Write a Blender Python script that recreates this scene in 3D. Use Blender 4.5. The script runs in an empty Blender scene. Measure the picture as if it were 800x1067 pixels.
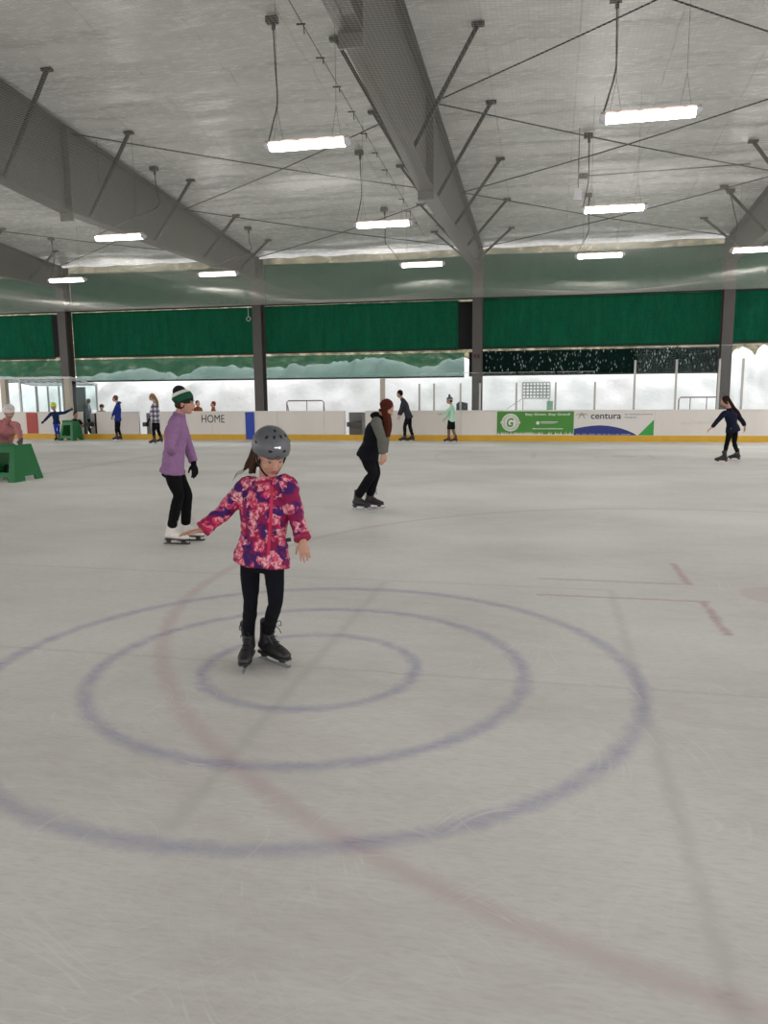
import bpy, bmesh, math, random
from mathutils import Vector, Matrix, noise
random.seed(7)
R = math.radians
PI = math.pi
C = bpy.context.scene.collection
V = Vector

# ------------------------------------------------------------------ camera geometry
F, PITCH, ROLL, YAW, H = 812.89, 0.15083, -0.00825, 0.21014, 1.563
_fw = V((-math.sin(YAW)*math.cos(PITCH), math.cos(YAW)*math.cos(PITCH), -math.sin(PITCH)))
_r = V((math.cos(YAW), math.sin(YAW), 0)); _u = _r.cross(_fw)
_r2 = math.cos(ROLL)*_r + math.sin(ROLL)*_u
_u2 = -math.sin(ROLL)*_r + math.cos(ROLL)*_u
def ray(x, y): return (x-400)/F*_r2 - (y-533.5)/F*_u2 + _fw
def W(x, y, Y):
    d = ray(x, y); return V((0, 0, H)) + d*(Y/d.y)
def G(x, y, Z=0.0):
    d = ray(x, y); return V((0, 0, H)) + d*((Z-H)/d.z)
def RF(x, y):
    d = ray(x, y); return V((0, 0, H)) + d*((8.4-H)/(d.z+.0815*d.y))

# ------------------------------------------------------------------ object helpers
def tag(o, label=None, cat=None, group=None, kind=None):
    if label: o['label'] = label
    if cat: o['category'] = cat
    if group: o['group'] = group
    if kind: o['kind'] = kind
    return o
def thing(name, label, cat, loc=(0, 0, 0), group=None, kind=None):
    o = bpy.data.objects.new(name, None); C.objects.link(o); o.location = loc
    o.empty_display_size = .1
    return tag(o, label, cat, group, kind)
def link_mesh(name, me, mat, parent=None, origin=None, smooth=True):
    """mesh in world coordinates; origin = world position of the parent (or of the object itself)"""
    o = bpy.data.objects.new(name, me); C.objects.link(o)
    if mat is not None:
        me.materials.clear(); me.materials.append(mat)
    org = V(origin) if origin is not None else V((0, 0, 0))
    if org.length > 0: me.transform(Matrix.Translation(-org))
    if parent is not None: o.parent = parent
    elif org.length > 0: o.location = org
    if smooth:
        me.polygons.foreach_set('use_smooth', [True]*len(me.polygons))
    return o
def mk(name, bm, mat, parent=None, origin=None, smooth=False):
    me = bpy.data.meshes.new(name)
    bmesh.ops.recalc_face_normals(bm, faces=bm.faces)
    bm.to_mesh(me); bm.free()
    return link_mesh(name, me, mat, parent, origin, smooth)
def box(bm, a, b):
    x0, y0, z0 = a; x1, y1, z1 = b
    vs = [bm.verts.new(p) for p in ((x0,y0,z0),(x1,y0,z0),(x1,y1,z0),(x0,y1,z0),(x0,y0,z1),(x1,y0,z1),(x1,y1,z1),(x0,y1,z1))]
    for f in ((0,1,2,3),(4,5,6,7),(0,1,5,4),(1,2,6,5),(2,3,7,6),(3,0,4,7)): bm.faces.new([vs[i] for i in f])
def obox(bm, c, ax, ay, az):
    c = V(c); ax = V(ax); ay = V(ay); az = V(az)
    vs = [bm.verts.new(c + i*ax + j*ay + k*az) for k in (-1, 1) for i, j in ((-1,-1),(1,-1),(1,1),(-1,1))]
    for f in ((0,1,2,3),(4,5,6,7),(0,1,5,4),(1,2,6,5),(2,3,7,6),(3,0,4,7)): bm.faces.new([vs[i] for i in f])
def bar(bm, a, b, w, h=None, up=(0, 0, 1)):
    a = V(a); b = V(b); h = h or w
    t = (b-a).normalized(); s = t.cross(V(up))
    if s.length < 1e-4: s = t.cross(V((1, 0, 0)))
    s.normalize(); u = s.cross(t)
    obox(bm, (a+b)/2, (b-a)/2, s*w/2, u*h/2)
def cr(pts, n):
    """catmull-rom of tuples/vectors lists"""
    out = []
    m = len(pts)
    for i in range(m-1):
        p0 = pts[max(i-1, 0)]; p1 = pts[i]; p2 = pts[i+1]; p3 = pts[min(i+2, m-1)]
        for k in range(n):
            t = k/n
            out.append(tuple(.5*((2*b)+(-a+c)*t+(2*a-5*b+4*c-d)*t*t+(-a+3*b-3*c+d)*t*t*t) for a, b, c, d in zip(p0, p1, p2, p3)))
    out.append(tuple(pts[-1])); return out
def tube(bm, pts, rad, n=10, ref=None, cap=.9, sm=0):
    """closed tapered tube; rad items are r or (side, front)"""
    rad = [(r, r) if not isinstance(r, (tuple, list)) else tuple(r) for r in rad]
    pts = [tuple(p) for p in pts]
    if sm and len(pts) > 1:
        comb = [tuple(p)+r for p, r in zip(pts, rad)]
        comb = cr(comb, sm); pts = [c[:3] for c in comb]; rad = [(max(c[3], 1e-4), max(c[4], 1e-4)) for c in comb]
    pts = [V(p) for p in pts]
    m = len(pts); T = []
    for i in range(m):
        T.append((pts[min(i+1, m-1)]-pts[max(i-1, 0)]).normalized())
    rf = V(ref) if ref is not None else (V((0, 0, 1)) if abs(T[0].z) < .9 else V((1, 0, 0)))
    rings = []
    def ring(c, t, rx, ry, s):
        f = t.cross(s).normalized()
        return [bm.verts.new(c + s*(rx*math.cos(2*PI*k/n)) + f*(ry*math.sin(2*PI*k/n))) for k in range(n)]
    S = []
    s = rf
    for t in T:
        s = (s - t*s.dot(t))
        if s.length < 1e-5: s = t.orthogonal()
        s.normalize(); S.append(s)
        if ref is not None: s = rf
    seq = []
    if cap:
        for a in (80, 50, 25):
            r = rad[0]; q = min(r)*cap
            seq.append((pts[0]-T[0]*q*math.sin(R(a)), T[0], r[0]*math.cos(R(a)), r[1]*math.cos(R(a)), S[0]))
    for i in range(m): seq.append((pts[i], T[i], rad[i][0], rad[i][1], S[i]))
    if cap:
        for a in (25, 50, 80):
            r = rad[-1]; q = min(r)*cap
            seq.append((pts[-1]+T[-1]*q*math.sin(R(a)), T[-1], r[0]*math.cos(R(a)), r[1]*math.cos(R(a)), S[-1]))
    for q in seq: rings.append(ring(*q))
    for a, b in zip(rings, rings[1:]):
        for k in range(n): bm.faces.new((a[k], a[(k+1) % n], b[(k+1) % n], b[k]))
    bm.faces.new(rings[0][::-1]); bm.faces.new(rings[-1])
def wire(bm, pts, r, n=6, sm=0): tube(bm, pts, [r]*len(pts), n=n, cap=0, sm=sm)
def ell(bm, c, r, rot=None, seg=16):
    M = Matrix.Translation(V(c)) @ (rot.to_4x4() if rot is not None else Matrix.Identity(4)) @ Matrix.Diagonal(V((r[0], r[1], r[2], 1)))
    bmesh.ops.create_uvsphere(bm, u_segments=seg, v_segments=max(6, seg*2//3), radius=1, matrix=M)
def cyl(bm, a, b, r, n=16): tube(bm, [a, b], [r, r], n=n, cap=0)
def remesh(bm, voxel, smooth=4, disp=None):
    me = bpy.data.meshes.new('t'); bmesh.ops.recalc_face_normals(bm, faces=bm.faces); bm.to_mesh(me); bm.free()
    o = bpy.data.objects.new('t', me); C.objects.link(o)
    m = o.modifiers.new('r', 'REMESH'); m.mode = 'VOXEL'; m.voxel_size = voxel; m.adaptivity = 0
    if smooth:
        s = o.modifiers.new('s', 'SMOOTH'); s.factor = .5; s.iterations = smooth
    bpy.context.view_layer.update()
    dg = bpy.context.evaluated_depsgraph_get()
    out = bpy.data.meshes.new_from_object(o.evaluated_get(dg))
    bpy.data.objects.remove(o, do_unlink=True); bpy.data.meshes.remove(me)
    if disp:
        amp, sc = disp
        off = []
        for v in out.vertices:
            p = V((v.co.x*sc, v.co.y*sc, v.co.z*sc*1.5))
            d = noise.noise(p) + .5*noise.noise(p*2.3)
            off.append(v.co + v.normal*d*amp)
        for v, c in zip(out.vertices, off): v.co = c
    return out

# ------------------------------------------------------------------ materials
def s2l(c): return tuple(((x/255)/12.92 if x/255 <= .04045 else ((x/255+.055)/1.055)**2.4) for x in c)
class NT:
    def __init__(s, name):
        s.m = bpy.data.materials.new(name); s.m.use_nodes = True
        s.t = s.m.node_tree; s.n = s.t.nodes; s.b = s.n['Principled BSDF']; s.out = s.n['Material Output']
        s._tc = None
    def add(s, typ, ins=None, **kw):
        n = s.n.new(typ)
        for k, v in kw.items(): setattr(n, k, v)
        for k, v in (ins or {}).items(): s.set(n.inputs[k], v)
        return n
    def set(s, sock, v):
        if isinstance(v, bpy.types.NodeSocket): s.t.links.new(v, sock)
        elif isinstance(v, bpy.types.Node): s.t.links.new(v.outputs[0], sock)
        else:
            if sock.type == 'RGBA' and len(v) == 3: v = (*v, 1)
            sock.default_value = v
    def coord(s):
        if not s._tc: s._tc = s.n.new('ShaderNodeTexCoord')
        return s._tc.outputs['Object']
    def math(s, op, a, b=0.0, c=None, clamp=False):
        n = s.n.new('ShaderNodeMath'); n.operation = op; n.use_clamp = clamp
        s.set(n.inputs[0], a); s.set(n.inputs[1], b)
        if c is not None: s.set(n.inputs[2], c)
        return n.outputs[0]
    def xyz(s, vec=None):
        n = s.add('ShaderNodeSeparateXYZ', {0: vec or s.coord()}); return n.outputs
    def mapping(s, scale=(1,1,1), rot=(0,0,0), loc=(0,0,0), vec=None):
        return s.add('ShaderNodeMapping', {'Vector': vec or s.coord(), 'Scale': scale, 'Rotation': rot, 'Location': loc}).outputs[0]
    def noise(s, scale, detail=3, vec=None, rough=.5):
        return s.add('ShaderNodeTexNoise', {'Vector': vec or s.coord(), 'Scale': scale, 'Detail': detail, 'Roughness': rough}).outputs['Fac']
    def vor(s, scale, vec=None, out='Distance', feature='F1'):
        n = s.add('ShaderNodeTexVoronoi', {'Vector': vec or s.coord(), 'Scale': scale}, feature=feature); return n.outputs[out]
    def ramp(s, fac, stops, interp='LINEAR'):
        n = s.n.new('ShaderNodeValToRGB'); s.set(n.inputs[0], fac); n.color_ramp.interpolation = interp
        el = n.color_ramp.elements
        while len(el) < len(stops): el.new(.5)
        for e, (p, c) in zip(el, stops):
            e.position = p; e.color = (*(c if isinstance(c, tuple) else (c, c, c)), 1)
        return n.outputs[0]
    def sstep(s, v, a, b):
        n = s.add('ShaderNodeMapRange', {0: v, 1: a, 2: b, 3: 0.0, 4: 1.0}, interpolation_type='SMOOTHSTEP'); return n.outputs[0]
    def mix(s, f, a, b, blend='MIX'):
        n = s.n.new('ShaderNodeMix'); n.data_type = 'RGBA'; n.blend_type = blend
        s.set(n.inputs['Factor'], f); s.set(n.inputs[6], a); s.set(n.inputs[7], b)
        return n.outputs[2]
    def base(s, v): s.set(s.b.inputs['Base Color'], v)
    def rough(s, v): s.set(s.b.inputs['Roughness'], v)
    def bump(s, h, strength=.3, dist=.01):
        n = s.add('ShaderNodeBump', {'Height': h, 'Strength': strength, 'Distance': dist}); s.set(s.b.inputs['Normal'], n.outputs[0])
_mc = {}
def mat(name, rgb, rough=.6, var=.12, nscale=12, metal=0.0, bump=0, spec=.5, lin=False, vec=None):
    if name in _mc: return _mc[name]
    t = NT(name); c = rgb if lin else s2l(rgb)
    n = t.noise(nscale, 4)
    t.base(t.mix(n, tuple(x*(1-var) for x in c), tuple(min(1, x*(1+var)) for x in c)))
    t.rough(rough); t.b.inputs['Metallic'].default_value = metal; t.b.inputs['Specular IOR Level'].default_value = spec
    if bump: t.bump(t.noise(nscale*4, 3), bump, .005)
    _mc[name] = t.m; return t.m
def fabric(name, rgb, scale=60, bump=.4, fold=9):
    if name in _mc: return _mc[name]
    t = NT(name); c = s2l(rgb)
    n = t.noise(scale, 3); n2 = t.noise(fold, 2)
    t.base(t.mix(n, tuple(x*.8 for x in c), tuple(min(1, x*1.2) for x in c)))
    t.rough(.95); t.b.inputs['Specular IOR Level'].default_value = .15
    h = t.math('ADD', t.math('MULTIPLY', n, .3), n2)
    t.bump(h, bump, .02); _mc[name] = t.m; return t.m
def emis(name, rgb, st):
    t = NT(name); t.base(rgb); t.b.inputs['Emission Color'].default_value = (*rgb, 1); t.b.inputs['Emission Strength'].default_value = st
    return t.m
def glass(name, tint=(.9, .97, .95), alpha=.12, rough=.05):
    t = NT(name)
    tr = t.add('ShaderNodeBsdfTransparent', {'Color': tint}); gl = t.add('ShaderNodeBsdfGlossy', {'Color': (.8, .85, .85), 'Roughness': rough})
    mx = t.add('ShaderNodeMixShader', {0: alpha, 1: tr, 2: gl}); t.set(t.out.inputs[0], mx.outputs[0]); return t.m

# --- ice
HX, HY, RX, RY = -1.329, 4.145, 1.75, 6.34
def ice_material():
    t = NT('ice'); co = t.coord(); x, y, z = t.xyz()
    wob = t.math('MULTIPLY', t.math('SUBTRACT', t.noise(9, 6, rough=.75), .5), .11)
    def dist(cx, cy):
        dx = t.math('SUBTRACT', x, cx); dy = t.math('SUBTRACT', y, cy)
        return t.math('ADD', t.math('SQRT', t.math('ADD', t.math('MULTIPLY', dx, dx), t.math('MULTIPLY', dy, dy))), wob)
    def band(v, c, w, soft):
        a = t.math('ABSOLUTE', t.math('SUBTRACT', v, c))
        return t.math('SUBTRACT', 1.0, t.sstep(a, w-soft, w+soft))
    def rng(v, a, b, s=.02): return t.math('MULTIPLY', t.sstep(v, a-s, a+s), t.math('SUBTRACT', 1.0, t.sstep(v, b-s, b+s)))
    def mx(*a):
        r = a[0]
        for q in a[1:]: r = t.math('MAXIMUM', r, q)
        return r
    d1 = dist(HX, HY); d2 = dist(RX, RY); d3 = dist(1.75, 19.8); d4 = dist(-14, 15)
    blue = mx(band(d1, .61, .034, .034), band(d1, 1.22, .040, .040), band(d1, 1.83, .042, .042))
    xs = t.math('ADD', x, wob); ys = t.math('ADD', y, wob)
    red = mx(band(d2, 4.57, .045, .04), t.math('SUBTRACT', 1.0, t.sstep(d2, .24, .31)))
    marks = mx(t.math('MULTIPLY', band(ys, 6.59, .02, .02), rng(x, -.08, 1.17)), t.math('MULTIPLY', band(ys, 6.05, .02, .02), rng(x, -.08, 1.2)),
               t.math('MULTIPLY', band(xs, 1.13, .03, .025), rng(y, 6.6, 7.4)), t.math('MULTIPLY', band(xs, 1.15, .03, .025), rng(y, 5.21, 6.05)),
               t.math('MULTIPLY', band(ys, 6.59, .02, .02), rng(x, 2.35, 3.6)), t.math('MULTIPLY', band(ys, 6.05, .02, .02), rng(x, 2.35, 3.6)))
    grey = mx(band(ys, HY, .016, .015), t.math('MULTIPLY', band(ys, 6.29, .018, .016), rng(x, -30, .5)),
              t.math('MULTIPLY', band(xs, HX, .03, .03), rng(y, 2.4, 6.25)), t.math('MULTIPLY', band(xs, .5, .03, .03), rng(y, 1.6, 6.28)))
    far = mx(band(d3, 4.57, .03, .03), band(x, -10.1, .15, .06), band(x, -18.9, .15, .06),
             t.math('MULTIPLY', band(x, -.4, .06, .03), rng(y, 19.0, 20.6)), t.math('MULTIPLY', band(x, 1.1, .06, .03), rng(y, 19.2, 19.7)),
             t.math('MULTIPLY', band(x, 2.4, .06, .03), rng(y, 19.2, 20.4)), t.math('MULTIPLY', band(d3, 0, .3, .05), 1.0))
    # streaky snow dust, long across the skating direction
    st1 = t.noise(3.2, 6, t.mapping((1, 3.2, 1), (0, 0, R(8))), .6)
    st2 = t.noise(14, 5, t.mapping((1, 5, 1), (0, 0, R(-14))), .65)
    big = t.noise(.35, 4, t.mapping((1, 1.6, 1)))
    fade = t.math('MULTIPLY', t.ramp(st1, [(.3, .45), (.7, 1.0)]), t.ramp(st2, [(.35, 1.0), (.7, .4)]))
    base = t.mix(t.ramp(big, [(.35, 0.0), (.65, 1.0)]), s2l((211, 209, 202)), s2l((236, 235, 230)))
    base = t.mix(t.math('MULTIPLY', t.ramp(st1, [(.35, 0.0), (.7, 1.0)]), .45), base, s2l((240, 240, 237)))
    base = t.mix(t.math('MULTIPLY', t.ramp(st2, [(.46, 0.0), (.72, 1.0)]), .38), base, s2l((192, 189, 181)))
    base = t.mix(t.math('MULTIPLY', t.math('MULTIPLY', grey, fade), .30), base, s2l((140, 138, 140)))
    base = t.mix(t.math('MULTIPLY', t.math('MULTIPLY', far, fade), .30), base, s2l((140, 140, 144)))
    base = t.mix(t.math('MULTIPLY', t.math('MULTIPLY', red, fade), .38), base, s2l((176, 105, 112)))
    base = t.mix(t.math('MULTIPLY', t.math('MULTIPLY', marks, fade), .70), base, s2l((170, 95, 108)))
    base = t.mix(t.math('MULTIPLY', t.math('MULTIPLY', blue, fade), .66), base, s2l((118, 118, 172)))
    # blade scratches
    scr = None
    for i, (ang, sc, sx) in enumerate(((12, 3.0, 16), (70, 2.4, 18), (-35, 2.8, 15), (118, 2.0, 20), (40, 2.2, 17), (-8, 3.4, 19))):
        w = t.add('ShaderNodeTexNoise', {'Vector': t.mapping((1, 1, 1), loc=(i*3.1, i, 0)), 'Scale': .4, 'Detail': 1})
        v = t.add('ShaderNodeVectorMath', {0: co, 1: w.outputs['Color']}, operation='MULTIPLY_ADD')
        ws = t.add('ShaderNodeVectorMath', {0: w.outputs['Color']}, operation='SCALE'); ws.inputs['Scale'].default_value = .12
        v.inputs[1].default_value = (1, 1, 1); t.set(v.inputs[2], ws.outputs[0])
        m = t.mapping((1, sx, 1), (0, 0, R(ang)), (i*7.7, 3*i, 0), v.outputs[0])
        n = t.noise(sc, 1, m)
        l = t.ramp(t.math('ABSOLUTE', t.math('SUBTRACT', n, .5)), [(0.0, 1.0), (.011, 0.0)])
        msk = t.ramp(t.noise(1.6, 2, t.mapping((1, 1, 1), (0, 0, 0), (i*11, i*5, 0))), [(.50, 0.0), (.62, 1.0)])
        l = t.math('MULTIPLY', l, msk)
        scr = l if scr is None else t.math('MAXIMUM', scr, l)
    near = t.math('SUBTRACT', 1.0, t.sstep(y, 5, 12))
    scr = t.math('MULTIPLY', scr, near)
    base = t.mix(t.math('MULTIPLY', scr, .48), base, (.88, .88, .87))
    # small pale shaving marks
    spk = t.ramp(t.vor(6, t.mapping((1, 1, 1), vec=co)), [(0.0, 1.0), (.05, 0.0)])
    base = t.mix(t.math('MULTIPLY', t.math('MULTIPLY', spk, near), .4), base, (.9, .9, .9))
    t.base(base)
    t.rough(t.math('ADD', t.math('MULTIPLY', st1, .3), .33))
    t.b.inputs['Specular IOR Level'].default_value = .25
    t.bump(t.math('ADD', st2, t.math('MULTIPLY', scr, .5)), .05, .01)
    return t.m
M = {}
M['ice'] = ice_material()

def ceiling_material():
    t = NT('insulation_foil'); x, y, z = t.xyz()
    # fine woven grid of the scrim, quilt seams running down the slope
    n = t.noise(1.2, 5, t.mapping((.6, 3.5, 1))); n2 = t.noise(6, 4, t.mapping((.7, 2.4, 1)))
    seam = t.math('ABSOLUTE', t.math('SUBTRACT', t.math('FRACT', t.math('MULTIPLY', t.math('ADD', x, .45), 1/1.53)), .5))
    sl = t.math('MULTIPLY', t.math('SUBTRACT', 1.0, t.sstep(seam, .004, .016)), t.ramp(t.noise(2.5, 2), [(.4, .1), (.65, 1.0)]))
    c = t.mix(n, s2l((205, 207, 204)), s2l((228, 229, 225)))
    c = t.mix(t.math('MULTIPLY', sl, .35), c, s2l((105, 105, 100)))
    t.base(c); t.rough(t.math('ADD', t.math('MULTIPLY', n2, .2), .16)); t.b.inputs['Specular IOR Level'].default_value = .6
    t.bump(t.math('ADD', t.math('MULTIPLY', n, .6), t.math('MULTIPLY', n2, .35)), .6, .06)
    return t.m
M['ceiling'] = ceiling_material()
M['steel'] = mat('grey_painted_steel', (92, 91, 86), .5, .12, 3, bump=.05)
M['steel_dark'] = mat('dark_painted_steel', (74, 70, 66), .55, .15, 3)
M['brace'] = mat('dark_brace_steel', (52, 50, 47), .5, .15, 5)
M['rod'] = mat('black_rod', (40, 38, 36), .5, .1)
M['black'] = mat('black_rubber', (18, 18, 18), .6, .2)
M['galv'] = mat('galvanised_metal', (165, 163, 158), .4, .1, 20, metal=.7)
M['netcord'] = mat('net_cord', (182, 182, 175), .85, .05)
M['white_board'] = None
t = NT('white_board'); n = t.noise(1.3, 5, t.mapping((1, 1, .4))); sc = t.noise(9, 5, t.mapping((1, 1, 7)))
c = t.mix(n, s2l((205, 200, 192)), s2l((222, 218, 210)))
c = t.mix(t.ramp(sc, [(.6, 0.0), (.78, .35)]), c, s2l((120, 112, 105))); t.base(c); t.rough(.45); M['white_board'] = t.m
M['yellow'] = mat('yellow_kickplate', (205, 160, 30), .5, .15, 4)
M['blue_paint'] = mat('blue_stripe', (22, 62, 160), .5, .1)
M['red_paint'] = mat('red_stripe', (165, 60, 48), .5, .1)
M['white_metal'] = mat('white_frame_metal', (200, 202, 200), .45, .08)
M['tan_post'] = mat('weathered_post', (178, 168, 152), .7, .15, 20)
M['glass'] = glass('rink_glass', (.975, .99, .985), .006)
M['glass_blue'] = glass('shelter_glass', (.93, .965, .96), .03)
M['snow'] = None
t = NT('snow'); n = t.noise(2.2, 6); t.base(t.mix(n, (.84, .85, .86), (.94, .95, .95))); t.rough(.9); t.bump(t.noise(5, 6), .35, .08); M['snow'] = t.m
def curtain_material(name, rgb, transp, tint, glint=0):
    t = NT(name); x, y, z = t.xyz(); c = s2l(rgb)
    n = t.noise(2.0, 5, t.mapping((2.5, 1, .5))); w = t.noise(30, 2, t.mapping((6, 1, .15))); h = t.noise(14, 2, t.mapping((.1, 1, 3)))
    col = t.mix(n, tuple(q*.5 for q in c), tuple(min(1, q*1.4) for q in c))
    col = t.mix(t.math('MULTIPLY', t.ramp(w, [(.45, 0.0), (.7, 1.0)]), .5), col, tuple(min(1, q*2.1) for q in c))
    col = t.mix(t.math('MULTIPLY', t.ramp(h, [(.55, 0.0), (.65, 1.0)]), .2), col, tuple(q*.5 for q in c))
    if glint:
        m = t.mapping((1, 1, .4)); g = t.vor(15, m); g2 = t.noise(3.5, 3)  # pale flecks painted into the colour as glints of snow behind
        k = t.math('MULTIPLY', t.ramp(g, [(.14, 1.0), (.34, 0.0)]), t.ramp(g2, [(.40, 0.0), (.54, 1.0)]))
        col = t.mix(t.math('MULTIPLY', k, .75), col, s2l((190, 205, 205)))
    df = t.add('ShaderNodeBsdfDiffuse', {'Color': col}); tl = t.add('ShaderNodeBsdfTranslucent', {'Color': col})
    m1 = t.add('ShaderNodeMixShader', {0: .45 if not glint else .12, 1: df, 2: tl}); tr = t.add('ShaderNodeBsdfTransparent', {'Color': tint})
    m2 = t.add('ShaderNodeMixShader', {0: transp, 1: m1, 2: tr}); t.set(t.out.inputs[0], m2.outputs[0]); return t.m
M['curtain'] = curtain_material('green_mesh', (20, 92, 67), .12, (.75, .9, .88))
M['curtain_low'] = curtain_material('green_mesh_lower', (24, 100, 74), .46, (.88, .94, .94))
M['curtain_dark'] = curtain_material('dark_mesh', (16, 34, 30), .0, (.5, .6, .6), glint=1)
M['strip'] = mat('black_strip', (10, 16, 15), .9, .2)

# ------------------------------------------------------------------ floor, roof, outside
bm = bmesh.new()
YB = 25.67
vs = [bm.verts.new(p) for p in ((-32, -8, 0), (16, -8, 0), (16, YB+.1, 0), (-32, YB+.1, 0))]; bm.faces.new(vs)
tag(mk('floor', bm, M['ice']), kind='structure')
bm = bmesh.new()
box(bm, (-34, YB+.1, -.12), (20, 27.6, -.005))
tag(mk('walkway', bm, mat('grey_concrete', (120, 118, 114), .9, .2, 4, bump=.3)), kind='structure')

def roofz(y): return 8.4-.0815*y
bm = bmesh.new()
nx, ny = 150, 330
X0, X1, Y0, Y1 = -34, 16, -6, 26.9
grid = []
for j in range(ny+1):
    row = []
    y = Y0+(Y1-Y0)*j/ny
    for i in range(nx+1):
        x = X0+(X1-X0)*i/nx
        ph = (y % 1.42)/1.42
        sag = .075*abs(math.sin(PI*ph))**.5
        xx = ((x+.45) % 1.53)/1.53
        sag += .03*abs(math.sin(PI*xx))
        wr = .045*noise.noise(V((x*.9, y*3.2, 0))) + .016*noise.noise(V((x*2.4, y*6, 5)))
        row.append(bm.verts.new((x, y, roofz(y)+.11-sag+wr)))
    grid.append(row)
for j in range(ny):
    for i in range(nx):
        bm.faces.new((grid[j][i], grid[j+1][i], grid[j+1][i+1], grid[j][i+1]))
tag(mk('ceiling', bm, M['ceiling'], smooth=True), kind='structure')
bm = bmesh.new()   # weather skin above the insulation
obox(bm, ((X0+X1)/2, (Y0+Y1)/2, roofz((Y0+Y1)/2)+.34), ((X1-X0)/2, 0, 0), (0, (Y1-Y0)/2+.4, -.0815*((Y1-Y0)/2+.4)), (0, 0, .05))
tag(mk('roof_deck', bm, M['steel']), kind='structure')

bm = bmesh.new()   # unseen rear roof slope, added to cut sky light on the near ice
vs = [bm.verts.new(p) for p in ((X0, Y0, roofz(Y0)), (X1, Y0, roofz(Y0)), (X1, -22, 7.5), (X0, -22, 7.5))]; bm.faces.new(vs)
for v in bmesh.ops.extrude_face_region(bm, geom=list(bm.faces))['geom']:
    if isinstance(v, bmesh.types.BMVert): v.co.z += .2
tag(mk('ceiling_rear_added', bm, M['ceiling']), kind='structure')
bm = bmesh.new(); box(bm, (-34, -22, -.12), (20, -8, -.004)); tag(mk('rear_walkway', bm, mat('grey_concrete', (120, 118, 114), .9, .2, 4, bump=.3)), kind='structure')
# snow ground and hillside
bm = bmesh.new()
g = []
for j in range(50):
    row = []
    y = 27.5 + 38*(j/49)**1.3
    for i in range(120):
        x = -60+100*i/119
        z = .05+.16*noise.noise(V((x*.5, y*.5, 2)))+.012*(y-27.5)
        row.append(bm.verts.new((x, y, z)))
    g.append(row)
for j in range(49):
    for i in range(119): bm.faces.new((g[j][i], g[j][i+1], g[j+1][i+1], g[j+1][i]))
tag(mk('snow_field', bm, M['snow'], smooth=True), kind='structure')
# ploughed snow banks behind the curtains
def bank(name, x0, x1, prof, label, yc=30.6):
    bm = bmesh.new(); nx = int((x1-x0)/.12); ny = 26; rows = []
    for j in range(ny+1):
        v = j/ny; row = []
        for i in range(nx+1):
            x = x0+(x1-x0)*i/nx
            hgt = prof(x)*(1+.05*noise.noise(V((x*2.2, 0, 7)))+.035*noise.noise(V((x*6, 0, 3))))
            e = min(1, (x-x0)/.25, (x1-x)/.25); e = max(e, 0)**.5
            s = math.sin(PI*min(1, v*1.0))**.6 if 0 < v < 1 else 0
            y = yc-1.6+3.6*v
            z = hgt*s*e + .10*noise.noise(V((x*1.7, y*1.7, hgt)))*(1 if 0 < j < ny else 0)
            y += .22*noise.noise(V((x*1.3, z*1.5, 9)))
            row.append(bm.verts.new((x, y, z)))
        rows.append(row)
    for j in range(ny):
        for i in range(nx): bm.faces.new((rows[j][i], rows[j][i+1], rows[j+1][i+1], rows[j+1][i]))
    tag(mk(name, bm, M['snow'], smooth=True), label, 'snow bank', kind='stuff')
def pf(pts):
    def f(x):
        if x <= pts[0][0]: return pts[0][1]
        for (a, b), (c, d) in zip(pts, pts[1:]):
            if x <= c: return b+(d-b)*(x-a)/(c-a)
        return pts[-1][1]
    return f
def BK(px, py): p = W(px, py, 30.6); return (p.x, p.z)
bank('snow_bank', -28, 6.08, pf([BK(0, 394), BK(95, 392), BK(118, 387), BK(150, 384), BK(176, 389), BK(184, 396), BK(194, 388), BK(215, 381), BK(268, 384), BK(300, 381), BK(345, 378), BK(400, 372), BK(425, 380), BK(446, 384), BK(462, 374), BK(500, 376), BK(600, 383), BK(740, 382), BK(757, 372)]),
     'long pile of ploughed snow showing pale through the lower green mesh curtains')
bank('snow_bank', 6.12, 15, pf([BK(757, 370), BK(768, 362), BK(782, 361), BK(788, 372), BK(794, 362), BK(806, 360), BK(840, 362)]),
     'tall bare snow bank in the open bay at the right edge', 30.6)
# wooded hillside
t = NT('wooded_hillside'); n = t.noise(.9, 8, t.mapping((1, 1, .6)), .75); n2 = t.noise(.22, 3)
c = t.ramp(n, [(.36, s2l((22, 28, 18))), (.46, s2l((62, 62, 40))), (.56, s2l((98, 92, 68))), (.68, s2l((165, 160, 150)))])
t.base(c); t.rough(.95); M['hill'] = t.m
bm = bmesh.new(); rows = []
for j in range(40):
    row = []
    for i in range(110):
        x = -140+240*i/109; y = 62+75*j/39
        z = -1+.62*(y-62)+3*noise.noise(V((x*.04, y*.05, 0)))+1.8*noise.noise(V((x*.3, y*.3, 4)))
        row.append(bm.verts.new((x, y, z)))
    rows.append(row)
for j in range(39):
    for i in range(109): bm.faces.new((rows[j][i], rows[j][i+1], rows[j+1][i+1], rows[j+1][i]))
tag(mk('hillside', bm, M['hill'], smooth=True), kind='structure')

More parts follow.
